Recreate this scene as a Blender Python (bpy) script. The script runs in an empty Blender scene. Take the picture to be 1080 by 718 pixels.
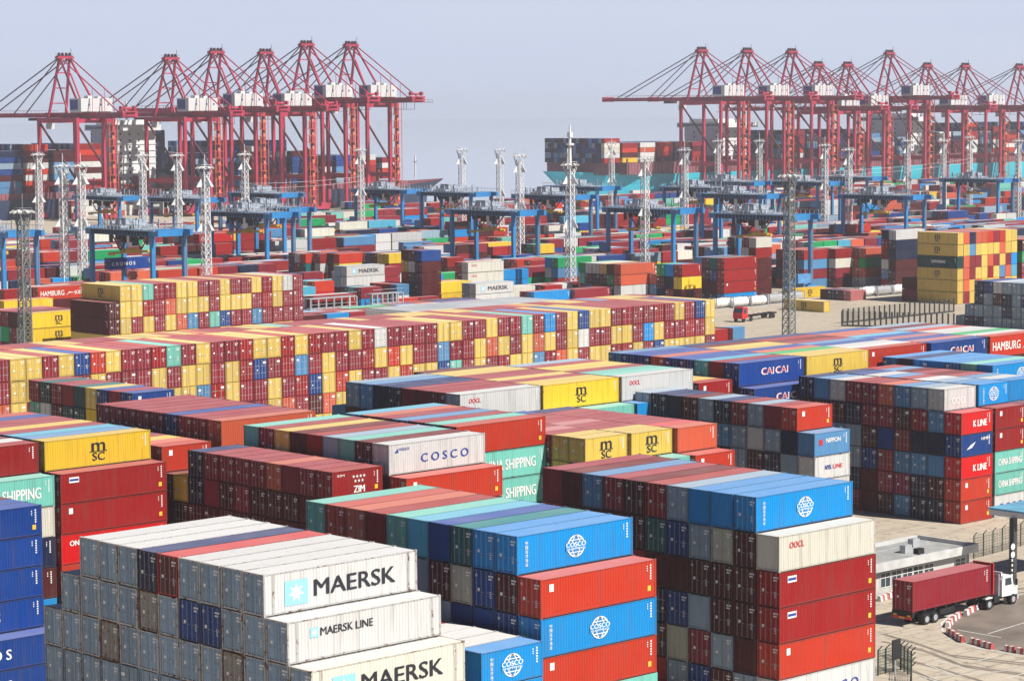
import bpy, math, random
import numpy as np
from mathutils import Vector, Matrix
random.seed(7)
RNG = random.Random(11)
S = bpy.context.scene
COL = S.collection

# ------------------------------------------------------------------ camera, sky, sun, exposure
F_, PITCH, YAW, ROLL = 2669.7, .0916, .8129, -.0075
CAM = np.array([-103.03, -133.25, 48.42])
Fv = np.array([math.cos(YAW)*math.cos(PITCH), math.sin(YAW)*math.cos(PITCH), -math.sin(PITCH)])
R0 = np.array([math.sin(YAW), -math.cos(YAW), 0.0]); U0 = np.cross(R0, Fv)
Rv = R0*math.cos(ROLL)+U0*math.sin(ROLL); Uv = U0*math.cos(ROLL)-R0*math.sin(ROLL)
cd = bpy.data.cameras.new('camera'); cam = bpy.data.objects.new('camera', cd); COL.objects.link(cam)
cd.sensor_width = 36.0; cd.lens = F_/1080*36; cd.clip_start = 1.0; cd.clip_end = 30000
cam.matrix_world = Matrix([[Rv[0], Uv[0], -Fv[0], CAM[0]], [Rv[1], Uv[1], -Fv[1], CAM[1]], [Rv[2], Uv[2], -Fv[2], CAM[2]], [0, 0, 0, 1]])
S.camera = cam
SUN = Vector((0.16, -0.66, 0.73)).normalized()
world = bpy.data.worlds.new('World'); S.world = world; world.use_nodes = True
wn = world.node_tree; bg = wn.nodes['Background']
sky = wn.nodes.new('ShaderNodeTexSky'); sky.sky_type = 'NISHITA'; sky.sun_disc = False
sky.sun_elevation = math.asin(SUN.z); sky.sun_rotation = math.atan2(SUN.x, SUN.y)
sky.air_density = 1.0; sky.dust_density = 0.4; sky.ozone_density = 3.0; sky.altitude = 50
tint = wn.nodes.new('ShaderNodeMix'); tint.data_type = 'RGBA'; tint.blend_type = 'MULTIPLY'; tint.inputs[0].default_value = 1.0; tint.inputs[7].default_value = (.85, .92, 1.10, 1)
wn.links.new(sky.outputs[0], tint.inputs[6])
# the pale lavender band of humid air low over the estuary (same all round, fades out upwards)
wtc = wn.nodes.new('ShaderNodeTexCoord'); wsep = wn.nodes.new('ShaderNodeSeparateXYZ'); wn.links.new(wtc.outputs['Generated'], wsep.inputs[0])
wmr = wn.nodes.new('ShaderNodeMapRange'); wmr.interpolation_type = 'SMOOTHSTEP'; wmr.inputs[1].default_value = .045; wmr.inputs[2].default_value = .10; wmr.inputs[3].default_value = 1; wmr.inputs[4].default_value = 0
wn.links.new(wsep.outputs[2], wmr.inputs[0])
SKY_STRENGTH = 0.032
wnz = wn.nodes.new('ShaderNodeTexNoise'); wnz.inputs['Scale'].default_value = 3.0; wnz.inputs['Detail'].default_value = 4
wmp = wn.nodes.new('ShaderNodeMapping'); wmp.inputs['Scale'].default_value = (1, 1, 9); wn.links.new(wtc.outputs['Generated'], wmp.inputs[0]); wn.links.new(wmp.outputs[0], wnz.inputs['Vector'])
wcl = wn.nodes.new('ShaderNodeMix'); wcl.data_type = 'RGBA'; wn.links.new(wnz.outputs[0], wcl.inputs[0])
wcl.inputs[6].default_value = (.440/SKY_STRENGTH, .505/SKY_STRENGTH, .665/SKY_STRENGTH, 1); wcl.inputs[7].default_value = (.550/SKY_STRENGTH, .595/SKY_STRENGTH, .705/SKY_STRENGTH, 1)
band = wn.nodes.new('ShaderNodeMix'); band.data_type = 'RGBA'; band.inputs[7].default_value = (.455/SKY_STRENGTH, .500/SKY_STRENGTH, .625/SKY_STRENGTH, 1)
wn.links.new(wcl.outputs[2], band.inputs[7]); wn.links.new(wmr.outputs[0], band.inputs[0]); wn.links.new(tint.outputs[2], band.inputs[6])
wn.links.new(band.outputs[2], bg.inputs[0]); bg.inputs[1].default_value = SKY_STRENGTH
sl = bpy.data.lights.new('sun', 'SUN'); sl.energy = 5.0; sl.angle = math.radians(.5); sl.color = (1.0, .95, .87)
so = bpy.data.objects.new('sun', sl); COL.objects.link(so); so.rotation_euler = SUN.to_track_quat('Z', 'Y').to_euler(); so.location = (0, -200, 300)
S.view_settings.view_transform = 'Standard'; S.view_settings.look = 'None'; S.view_settings.gamma = 1; S.view_settings.use_curve_mapping = False
S.view_settings.exposure = 0.33
S.render.engine = 'CYCLES'
S.cycles.max_bounces = 6; S.cycles.diffuse_bounces = 1; S.cycles.glossy_bounces = 2; S.cycles.volume_bounces = 1; S.cycles.transparent_max_bounces = 6
S.cycles.use_denoising = True
HAZE_DENSITY = 0.000115

def at(x, y, z):
    v = Fv+(x-540)/F_*Rv-(y-359)/F_*Uv
    return CAM+(z-CAM[2])/v[2]*v
def at_plane_y(x, y, Y):
    v = Fv+(x-540)/F_*Rv-(y-359)/F_*Uv
    return CAM+(Y-CAM[1])/v[1]*v
def at_depth(x, y, d):
    v = Fv+(x-540)/F_*Rv-(y-359)/F_*Uv
    return CAM+d*v
def proj(P):
    d = np.atleast_2d(np.asarray(P, float))-CAM; z = d@Fv
    return np.stack([540+F_*(d@Rv)/z, 359-F_*(d@Uv)/z, z], 1)

# ------------------------------------------------------------------ helpers
class MB:
    def __init__(s): s.v = []; s.f = []; s.m = []
    def add(s, vs, fs, m=0):
        o = len(s.v); s.v += [tuple(map(float, p)) for p in vs]; s.f += [tuple(i+o for i in f) for f in fs]; s.m += [m]*len(fs); return s
    def box(s, x0, x1, y0, y1, z0, z1, m=0):
        return s.add([(x0,y0,z0),(x1,y0,z0),(x1,y1,z0),(x0,y1,z0),(x0,y0,z1),(x1,y0,z1),(x1,y1,z1),(x0,y1,z1)],
                     [(0,3,2,1),(4,5,6,7),(0,1,5,4),(1,2,6,5),(2,3,7,6),(3,0,4,7)], m)
    def bar(s, p, q, w, h=None, m=0):
        h = h or w; p = Vector(p); q = Vector(q); d = (q-p).normalized()
        up = Vector((0,0,1)) if abs(d.z) < .95 else Vector((0,1,0))
        a = d.cross(up).normalized()*w/2; b = a.cross(d).normalized()*h/2
        vs = [p-a-b, p+a-b, p+a+b, p-a+b, q-a-b, q+a-b, q+a+b, q-a+b]
        return s.add(vs, [(0,1,2,3),(7,6,5,4),(0,4,5,1),(1,5,6,2),(2,6,7,3),(3,7,4,0)], m)
    def cyl(s, p, q, r, n=10, m=0, r2=None):
        r2 = r if r2 is None else r2
        p = Vector(p); q = Vector(q); d = (q-p).normalized(); up = Vector((0,0,1)) if abs(d.z) < .95 else Vector((0,1,0))
        a = d.cross(up).normalized(); b = a.cross(d).normalized()
        vs = [p+(a*math.cos(t)+b*math.sin(t))*r for t in [2*math.pi*i/n for i in range(n)]]+[q+(a*math.cos(t)+b*math.sin(t))*r2 for t in [2*math.pi*i/n for i in range(n)]]
        return s.add(vs, [(i, (i+1) % n, n+(i+1) % n, n+i) for i in range(n)]+[tuple(range(n-1, -1, -1)), tuple(range(n, 2*n))], m)
    def prism(s, pts, y0, y1, m=0):   # polygon in xz, extruded along y
        n = len(pts)
        vs = [(x, y0, z) for x, z in pts]+[(x, y1, z) for x, z in pts]
        return s.add(vs, [tuple(range(n)), tuple(range(2*n-1, n-1, -1))]+[(i, n+i, n+(i+1) % n, (i+1) % n) for i in range(n)], m)
    def mesh(s, name, mats):
        me = bpy.data.meshes.new(name); me.from_pydata(s.v, [], s.f)
        for m in mats: me.materials.append(m)
        me.polygons.foreach_set('material_index', s.m); me.validate(); me.update(); return me
    def build(s, name, mats, parent=None, loc=None):
        if not isinstance(mats, (list, tuple)): mats = [mats]
        o = bpy.data.objects.new(name, s.mesh(name, mats)); COL.objects.link(o)
        if parent: o.parent = parent
        if loc is not None: o.location = loc
        return o
def tag(o, label, cat, group=None):
    o['label'] = label; o['category'] = cat
    if group: o['group'] = group
    return o
def structure(o): o['kind'] = 'structure'; return o
def thing(name, loc, label, cat, group=None, rz=0.0):
    o = bpy.data.objects.new(name, None); o.empty_display_size = .2; COL.objects.link(o)
    o.location = loc; o.rotation_euler = (0, 0, rz); return tag(o, label, cat, group)
def dup(root, loc, label, rz=None, group=None):
    r = root.copy(); COL.objects.link(r); r.location = loc; r['label'] = label
    if rz is not None: r.rotation_euler = (0, 0, rz)
    if group: r['group'] = group
    for ch in list(root.children):
        c = ch.copy(); COL.objects.link(c); c.parent = r
        for g in list(ch.children):
            d = g.copy(); COL.objects.link(d); d.parent = c
    return r

# ------------------------------------------------------------------ materials
def nt(m): return m.node_tree.nodes, m.node_tree.links
def mixc(N, Lk, fac, a, b, bt='MIX'):
    n = N.new('ShaderNodeMix'); n.data_type = 'RGBA'; n.blend_type = bt
    for idx, v in ((0, fac), (6, a), (7, b)):
        if hasattr(v, 'links'): Lk.new(v, n.inputs[idx])
        elif idx == 0: n.inputs[0].default_value = v
        else: n.inputs[idx].default_value = (*v, 1) if len(v) == 3 else v
    return n.outputs[2]
def math_(N, Lk, op, a, b=None, clamp=False):
    n = N.new('ShaderNodeMath'); n.operation = op; n.use_clamp = clamp
    for i, v in enumerate((a, b)):
        if v is None: continue
        if hasattr(v, 'links'): Lk.new(v, n.inputs[i])
        else: n.inputs[i].default_value = v
    return n.outputs[0]
def noise(N, Lk, vec, scale, detail=3, rough=.55, dim='3D'):
    n = N.new('ShaderNodeTexNoise'); n.inputs['Scale'].default_value = scale; n.inputs['Detail'].default_value = detail; n.inputs['Roughness'].default_value = rough
    if vec is not None: Lk.new(vec, n.inputs['Vector'])
    return n.outputs[0]
def ramp(N, Lk, v, a, b):
    n = N.new('ShaderNodeMapRange'); n.inputs[1].default_value = a; n.inputs[2].default_value = b; Lk.new(v, n.inputs[0]); return n.outputs[0]
def mat(name, col, rough=.55, metal=0.0, var=.25, scale=.6, bump=0.0):
    m = bpy.data.materials.new(name); m.use_nodes = True; N, Lk = nt(m); b = N['Principled BSDF']
    tc = N.new('ShaderNodeTexCoord')
    n1 = noise(N, Lk, tc.outputs['Object'], scale, 5)
    c = mixc(N, Lk, ramp(N, Lk, n1, .3, .7), tuple(x*(1-var) for x in col), tuple(min(1, x*(1+var*.6)) for x in col))
    Lk.new(c, b.inputs['Base Color']); b.inputs['Roughness'].default_value = rough; b.inputs['Metallic'].default_value = metal
    if bump:
        bp = N.new('ShaderNodeBump'); bp.inputs['Strength'].default_value = bump; Lk.new(n1, bp.inputs['Height']); Lk.new(bp.outputs[0], b.inputs['Normal'])
    return m
def paint(name, stuff=False, frame=False):
    """weathered container paint; colour and wear come from the object (or, for the far stacks, from the mesh attribute)"""
    m = bpy.data.materials.new(name); m.use_nodes = True; N, Lk = nt(m); b = N['Principled BSDF']
    tc = N.new('ShaderNodeTexCoord'); g = N.new('ShaderNodeNewGeometry')
    oi = N.new('ShaderNodeObjectInfo')
    if stuff:
        at_ = N.new('ShaderNodeAttribute'); at_.attribute_name = 'paint'; col = at_.outputs['Color']; wear = at_.outputs['Alpha']; vec = g.outputs['Position']
    else:
        col = oi.outputs['Color']; wear = oi.outputs['Alpha']
        ad = N.new('ShaderNodeVectorMath'); ad.operation = 'MULTIPLY_ADD'; Lk.new(oi.outputs['Random'], ad.inputs[0]); ad.inputs[1].default_value = (97, 53, 31); Lk.new(tc.outputs['Object'], ad.inputs[2]); vec = ad.outputs[0]
    n_big = noise(N, Lk, vec, .35, 4)
    mp = N.new('ShaderNodeMapping'); Lk.new(vec, mp.inputs[0]); mp.inputs['Scale'].default_value = (2.2, 2.2, .16)
    n_str = noise(N, Lk, mp.outputs[0], 1.0, 4)
    n_rust = noise(N, Lk, vec, 2.3, 6, .65)
    c = mixc(N, Lk, ramp(N, Lk, n_big, .35, .75), col, mixc(N, Lk, .022, col, (.6, .52, .48)))
    sx = N.new('ShaderNodeSeparateXYZ'); Lk.new(g.outputs['True Normal'], sx.inputs[0])
    up = ramp(N, Lk, sx.outputs[2], .5, .9)
    c = mixc(N, Lk, math_(N, Lk, 'MULTIPLY', math_(N, Lk, 'SUBTRACT', 1.0, up), math_(N, Lk, 'MULTIPLY', ramp(N, Lk, n_str, .5, .75), .34)), c, (.10, .075, .06))
    # roofs: chalked, sun-bleached version of the same paint
    sh = N.new('ShaderNodeSeparateColor'); sh.mode = 'HSV'; Lk.new(c, sh.inputs[0])
    ch = N.new('ShaderNodeCombineColor'); ch.mode = 'HSV'; Lk.new(sh.outputs[0], ch.inputs[0])
    Lk.new(math_(N, Lk, 'MULTIPLY', sh.outputs[1], .78), ch.inputs[1]); Lk.new(math_(N, Lk, 'MULTIPLY', math_(N, Lk, 'POWER', sh.outputs[2], .45), .90), ch.inputs[2])
    c = mixc(N, Lk, math_(N, Lk, 'MULTIPLY', up, .85), c, ch.outputs[0])
    dust = math_(N, Lk, 'MULTIPLY', up, math_(N, Lk, 'MULTIPLY_ADD', n_big, .16))
    dust.node.inputs[1].links[0].from_node.inputs[2].default_value = .0
    c = mixc(N, Lk, dust, c, (.80, .70, .63))
    n_patch = noise(N, Lk, vec, 1.4, 5, .7)
    c = mixc(N, Lk, math_(N, Lk, 'MULTIPLY', up, math_(N, Lk, 'MULTIPLY', ramp(N, Lk, n_patch, .55, .75), .26)), c, (.16, .10, .08))
    # rust blooms where the wear is high
    if frame: c = mixc(N, Lk, .30, c, (.05, .04, .035))
    th = math_(N, Lk, 'SUBTRACT', .66 if frame else .80, math_(N, Lk, 'MULTIPLY', wear, .30))
    rs = math_(N, Lk, 'MULTIPLY', math_(N, Lk, 'SUBTRACT', n_rust, th), 9.0, True)
    c = mixc(N, Lk, rs, c, (.13, .05, .022))
    Lk.new(c, b.inputs['Base Color']); b.inputs['Roughness'].default_value = .55
    b.inputs['Specular IOR Level'].default_value = .2
    if stuff:
        uv = N.new('ShaderNodeUVMap'); uv.uv_map = 'UVMap'
        w = N.new('ShaderNodeTexWave'); w.inputs['Scale'].default_value = 1.12; Lk.new(uv.outputs[0], w.inputs[0])
        bp = N.new('ShaderNodeBump'); bp.inputs['Strength'].default_value = .55; bp.inputs['Distance'].default_value = .05; Lk.new(w.outputs['Fac'], bp.inputs['Height']); Lk.new(bp.outputs[0], b.inputs['Normal'])
    return m
PAINT = paint('container_paint'); PAINT_FAR = paint('container_paint_far', True); PAINT_FRAME = paint('container_frame_paint', False, True)
INK_W = mat('white_lettering', (.80, .80, .78), .5, 0, .08); INK_K = mat('dark_lettering', (.015, .018, .03), .5, 0, .1)
INK_R = mat('red_lettering', (.60, .02, .03), .5, 0, .1); INK_B = mat('blue_lettering', (.02, .05, .30), .5, 0, .1)
INK_S = mat('sky_blue_square', (.28, .62, .80), .5, 0, .08); INK_Y = mat('yellow_label', (.80, .52, .05), .5, 0, .1)
RODM = mat('galvanised_rod', (.36, .35, .33), .45, .3, .3, 3); GASKET = mat('door_gasket', (.02, .02, .02), .8)
CRANE = mat('crane_red', (.46, .030, .075), .5, 0, .18, .15); CRANE_DK = mat('crane_stay_dark', (.10, .018, .035), .6)
CRANE_WHITE = mat('machine_house_white', (.64, .65, .65), .5, 0, .08, .2); SIGNBLUE = mat('house_sign_blue', (.03, .06, .30), .5)
STAIR = mat('stair_orange', (.62, .15, .07), .5); RTGB = mat('gantry_blue', (.026, .23, .54), .45, 0, .18, .2); RTGL = mat('gantry_light_blue', (.10, .30, .60), .45)
TROL = mat('gantry_machinery', (.40, .45, .52), .6, .2, .5, 1.2); STEELG = mat('galvanised_steel', (.48, .50, .52), .5, .2, .2, 1.0); MASTW = mat('mast_white', (.74, .75, .75), .55, 0, .1, .5); MASTD = mat('mast_grey', (.22, .24, .24), .6, .2)
DARK = mat('dark_rubber', (.018, .018, .02), .8); GLASS = mat('dark_glass', (.03, .05, .07), .12); WHITEP = mat('white_paint', (.80, .80, .79), .5, 0, .08, .4)
YEL = mat('machine_yellow', (.70, .42, .03), .5); WALLW = mat('rendered_wall', (.52, .52, .50), .8, 0, .12, .5, .1); PARAP = mat('parapet_paint', (.58, .58, .57), .8, 0, .2, .8); ROOFG = mat('flat_roof_felt', (.36, .36, .35), .9, 0, .25, .5, .2)

def ground_mat():
    m = bpy.data.materials.new('yard_concrete'); m.use_nodes = True; N, Lk = nt(m); b = N['Principled BSDF']
    g = N.new('ShaderNodeNewGeometry'); p = g.outputs['Position']
    n1 = noise(N, Lk, p, .02, 6); n2 = noise(N, Lk, p, .35, 5); n3 = noise(N, Lk, p, 3.0, 4)
    mp = N.new('ShaderNodeMapping'); Lk.new(p, mp.inputs[0]); mp.inputs['Scale'].default_value = (.03, .8, 1)
    n4 = noise(N, Lk, mp.outputs[0], 1.0, 4)
    c = mixc(N, Lk, ramp(N, Lk, n1, .3, .7), (.46, .385, .29), (.56, .48, .37))
    c = mixc(N, Lk, math_(N, Lk, 'MULTIPLY', ramp(N, Lk, n2, .45, .75), .35), c, (.33, .275, .21))
    c = mixc(N, Lk, math_(N, Lk, 'MULTIPLY', ramp(N, Lk, n4, .5, .72), .5), c, (.25, .205, .16))
    c = mixc(N, Lk, math_(N, Lk, 'MULTIPLY', n3, .25), c, (.5, .46, .40))
    n5 = noise(N, Lk, p, .9, 3, .6); c = mixc(N, Lk, math_(N, Lk, 'MULTIPLY', ramp(N, Lk, n5, .57, .68), .6), c, (.12, .10, .085))
    # slab joints every 5 m
    br = N.new('ShaderNodeTexBrick'); Lk.new(p, br.inputs['Vector']); br.offset = 0
    br.inputs['Scale'].default_value = 1; br.inputs['Brick Width'].default_value = 5; br.inputs['Row Height'].default_value = 5; br.inputs['Mortar Size'].default_value = .05
    c = mixc(N, Lk, math_(N, Lk, 'MULTIPLY', br.outputs['Fac'], .75), c, (.12, .105, .09))
    Lk.new(c, b.inputs['Base Color']); b.inputs['Roughness'].default_value = .85
    return m
def asphalt_mat():
    m = mat('worn_asphalt', (.21, .175, .145), .9, 0, .35, .25, .1); return m
def water_mat():
    m = bpy.data.materials.new('estuary_water'); m.use_nodes = True; N, Lk = nt(m); b = N['Principled BSDF']
    g = N.new('ShaderNodeNewGeometry'); n = noise(N, Lk, g.outputs['Position'], .12, 5)
    b.inputs['Base Color'].default_value = (.34, .40, .45, 1); b.inputs['Roughness'].default_value = .06
    bp = N.new('ShaderNodeBump'); bp.inputs['Strength'].default_value = .015; Lk.new(n, bp.inputs['Height']); Lk.new(bp.outputs[0], b.inputs['Normal'])
    return m
GROUND = ground_mat(); ASPH = asphalt_mat(); WATER = water_mat()
LINEW = mat('road_marking_white', (.66, .65, .61), .8, 0, .25, 1.5); LINEY = mat('road_marking_yellow', (.62, .42, .05), .8, 0, .25, 1.5)

# ------------------------------------------------------------------ ground, quay, sea
QY = 842.0
structure(MB().box(-900, 7000, -900, QY, -4.0, 0.0).build('ground', GROUND))
structure(MB().add([(-7000, QY+.02, -3.2), (9000, QY+.02, -3.2), (9000, 9000, -3.2), (-7000, 9000, -3.2)], [(0,1,2,3)]).build('sea', WATER))

# ------------------------------------------------------------------ containers: templates
W_ = 2.37; PITCHW = 2.455
def rodcol(c): return tuple(x*.55+.26 for x in c[:3])+(.1,)
def corrug(length, period=.278, depth=.036):
    n = max(1, int(round(length/period))); p = length/n; out = []
    for i in range(n):
        x = i*p; out += [(x, 0), (x+.25*p, 0), (x+.5*p, depth), (x+.75*p, depth)]
    out.append((length, 0)); return out
def body_mb(L, h):
    b = MB(); hw = W_/2; hl = L/2; g = .045
    for sx in (-1, 1):
        for sy in (-1, 1):
            x0, x1 = sorted((sx*(hl-.006), sx*(hl-.16))); y0, y1 = sorted((sy*(hw-.006), sy*(hw-.15)))
            b.box(x0, x1, y0, y1, .12, h-.12, 7)
            x0, x1 = sorted((sx*hl, sx*(hl-.178))); y0, y1 = sorted((sy*hw, sy*(hw-.162)))
            b.box(x0, x1, y0, y1, 0, .118, 7); b.box(x0, x1, y0, y1, h-.118, h, 7)
    for sy in (-1, 1):
        y0, y1 = sorted((sy*(hw-.01), sy*(hw-.08)))
        b.box(-hl+.18, hl-.18, y0, y1, g, .17, 7); b.box(-hl+.18, hl-.18, y0, y1, h-.10, h-g, 7)
    for sx in (-1, 1):
        x0, x1 = sorted((sx*(hl-.01), sx*(hl-.09)))
        b.box(x0, x1, -hw+.164, hw-.164, g, .17, 7); b.box(x0, x1, -hw+.164, hw-.164, h-.13, h-g, 7)
    pr = corrug(L-.32)
    for sy in (-1, 1):
        vs = []
        for x, d in pr:
            y = sy*(hw-.02-d); vs += [(x-hl+.16, y, .165), (x-hl+.16, y, h-.095)]
        n = len(pr)
        b.add(vs, [((2*i, 2*i+2, 2*i+3, 2*i+1) if sy < 0 else (2*i+1, 2*i+3, 2*i+2, 2*i)) for i in range(n-1)])
    vs = []
    for x, d in pr:
        z = h-.035-d*.6; vs += [(x-hl+.16, -hw+.07, z), (x-hl+.16, hw-.07, z)]
    b.add(vs, [(2*i, 2*i+2, 2*i+3, 2*i+1) for i in range(len(pr)-1)])
    b.box(-hl+.02, -hl+.16, -hw+.07, hw-.07, h-.12, h-.045); b.box(hl-.16, hl-.02, -hw+.07, hw-.07, h-.12, h-.045)
    pe = corrug(W_-.30, .24); vs = []
    for y, d in pe:
        x = hl-.03-d; vs += [(x, y-hw+.15, .165), (x, y-hw+.15, h-.125)]
    b.add(vs, [(2*i, 2*i+2, 2*i+3, 2*i+1) for i in range(len(pe)-1)])
    b.box(-hl+.1, hl-.1, -hw+.1, hw-.1, .05, .15)
    # small identification marks on the sides, upper far corner and upper near corner
    for sy in (-1, 1):
        for k in range(6):
            x = sy*-1*(hl-.62); z = h-.35-k*.20; y0, y1 = sorted((sy*(hw-.016), sy*(hw-.004)))
            b.box(x-.07, x+.07, y0, y1, z-.13, z, 1)
        for k in range(3):
            x = sy*-1*(hl-1.0); z = h-.42-k*.16; b.box(x-.05, x+.05, y0, y1, z-.08, z, 1)
    return b
def door_mb(L, h, side):
    """one door leaf (side -1 or +1) at the -x end, with its placards"""
    b = MB(); hl = L/2; y0 = .012 if side > 0 else -1.045; y1 = 1.045 if side > 0 else -.012
    z0, z1 = .19, h-.15; x = -hl+.055
    b.box(x, x+.04, y0, y1, z0, z1)
    n = 3
    for k in range(n):     # raised horizontal pressings
        za = z0+.12+(z1-z0-.1)*k/n; zb = za+(z1-z0-.1)/n-.16
        b.box(x-.018, x, y0+.07, y1-.07, za, zb)
    b.box(x+.012, x+.03, y0-.011, y0, z0, z1, 2); b.box(x+.012, x+.03, y1, y1+.011, z0, z1, 2)
    if side < 0:
        for k, (yy, ww) in enumerate(((-.75, .5), (-.70, .38))): b.box(x-.024, x-.006, yy-ww/2, yy+ww/2, h-.52-.22*k, h-.40-.22*k, 1)
        for k in range(4): b.box(x-.024, x-.006, -.85, -.62, h*.45-.14*k-.06, h*.45-.14*k, 1)
    else:
        b.box(x-.024, x-.006, .45, .68, h*.42, h*.42+.22, 1); b.box(x-.024, x-.006, .72, .90, h-.62, h-.42, 1)
    return b
def rod_mb(L, h, y):
    b = MB(); x = -L/2+.028
    b.cyl((x, y, .15), (x, y, h-.12), .027, 6)
    b.box(x-.022, x+.03, y-.05, y+.05, .155, .235); b.box(x-.022, x+.03, y-.05, y+.05, h-.215, h-.14)
    for z in (h*.33, h*.62): b.box(x-.02, x+.025, y-.045, y+.045, z-.03, z+.03)
    b.box(x-.028, x-.004, y-.30, y+.02, h*.40, h*.40+.045)
    return b
TPL = {}
def template(L, h):
    k = (L, h)
    if k not in TPL:
        TPL[k] = dict(body=body_mb(L, h), bodymesh=None,
                      doors=[door_mb(L, h, s).mesh('door', [PAINT, INK_W, GASKET]) for s in (-1, 1)],
                      rods=[[rod_mb(L, h, s*y).mesh('lock_rod', [PAINT]) for y in (.28, .80)] for s in (-1, 1)])
    return TPL[k]

# lettering -> flat mesh
TXT = {}
def text_mesh(s, bold=0.0):
    k = (s, bold)
    if k in TXT: return TXT[k]
    cu = bpy.data.curves.new('t', 'FONT'); cu.body = s; cu.align_x = 'CENTER'; cu.align_y = 'CENTER'; cu.size = 1.0; cu.offset = bold; cu.resolution_u = 3
    o = bpy.data.objects.new('t', cu); COL.objects.link(o)
    me = bpy.data.meshes.new_from_object(o.evaluated_get(bpy.context.evaluated_depsgraph_get()))
    v = [(p.co.x, p.co.y) for p in me.vertices]; f = [tuple(p.vertices) for p in me.polygons]
    bpy.data.objects.remove(o); bpy.data.curves.remove(cu); bpy.data.meshes.remove(me)
    if v:
        xs = [p[0] for p in v]; ys = [p[1] for p in v]; w = max(xs)-min(xs); hh = max(ys)-min(ys)
        cx = (max(xs)+min(xs))/2; cy = (max(ys)+min(ys))/2; v = [((a-cx), (c-cy)) for a, c in v]
    else: w = hh = 1
    TXT[k] = (v, f, w, hh); return TXT[k]
INKS = [PAINT, INK_W, INK_K, INK_R, INK_B, INK_S, INK_Y, PAINT_FRAME]
def put_text(b, s, cx, cz, width, height, ink, hw, bold=.02):
    v, f, w, h = text_mesh(s, 0.0)
    if not v: return
    if bold > .005:
        for q, dx in enumerate((-1, 1)): put_text(b, s, cx+dx*bold*height*.8, cz+dx*.2*bold*height, width, height, ink, hw+.0012*(q+1), 0)
    sx = width/w; sz = height/h
    for sy in (-1, 1):
        vs = [((cx+a*sx)*(-sy), sy*(hw-.004), cz+c*sz) for a, c in v]
        b.add(vs, f, ink)
def put_poly(b, pts, ink, hw, off=.004):
    for sy in (-1, 1):
        b.add([(x*(-sy), sy*(hw-off), z) for x, z in pts], [tuple(range(len(pts)))], ink)
def put_ring(b, cx, cz, rx, rz, t, ink, hw, n=28):
    for sy in (-1, 1):
        vs = []
        for i in range(n):
            a = 2*math.pi*i/n; c, s = math.cos(a), math.sin(a)
            vs += [((cx+rx*c)*(-sy), sy*(hw-.005), cz+rz*s), ((cx+max(rx-t, .01)*c)*(-sy), sy*(hw-.005), cz+max(rz-t, .01)*s)]
        b.add(vs, [(2*i, 2*((i+1) % n), 2*((i+1) % n)+1, 2*i+1) for i in range(n)], ink)
def star(cx, cz, r, n=7, r2=.42):
    return [(cx+(r if i % 2 == 0 else r*r2)*math.sin(math.pi*i/n), cz+(r if i % 2 == 0 else r*r2)*math.cos(math.pi*i/n)) for i in range(2*n)]
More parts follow.
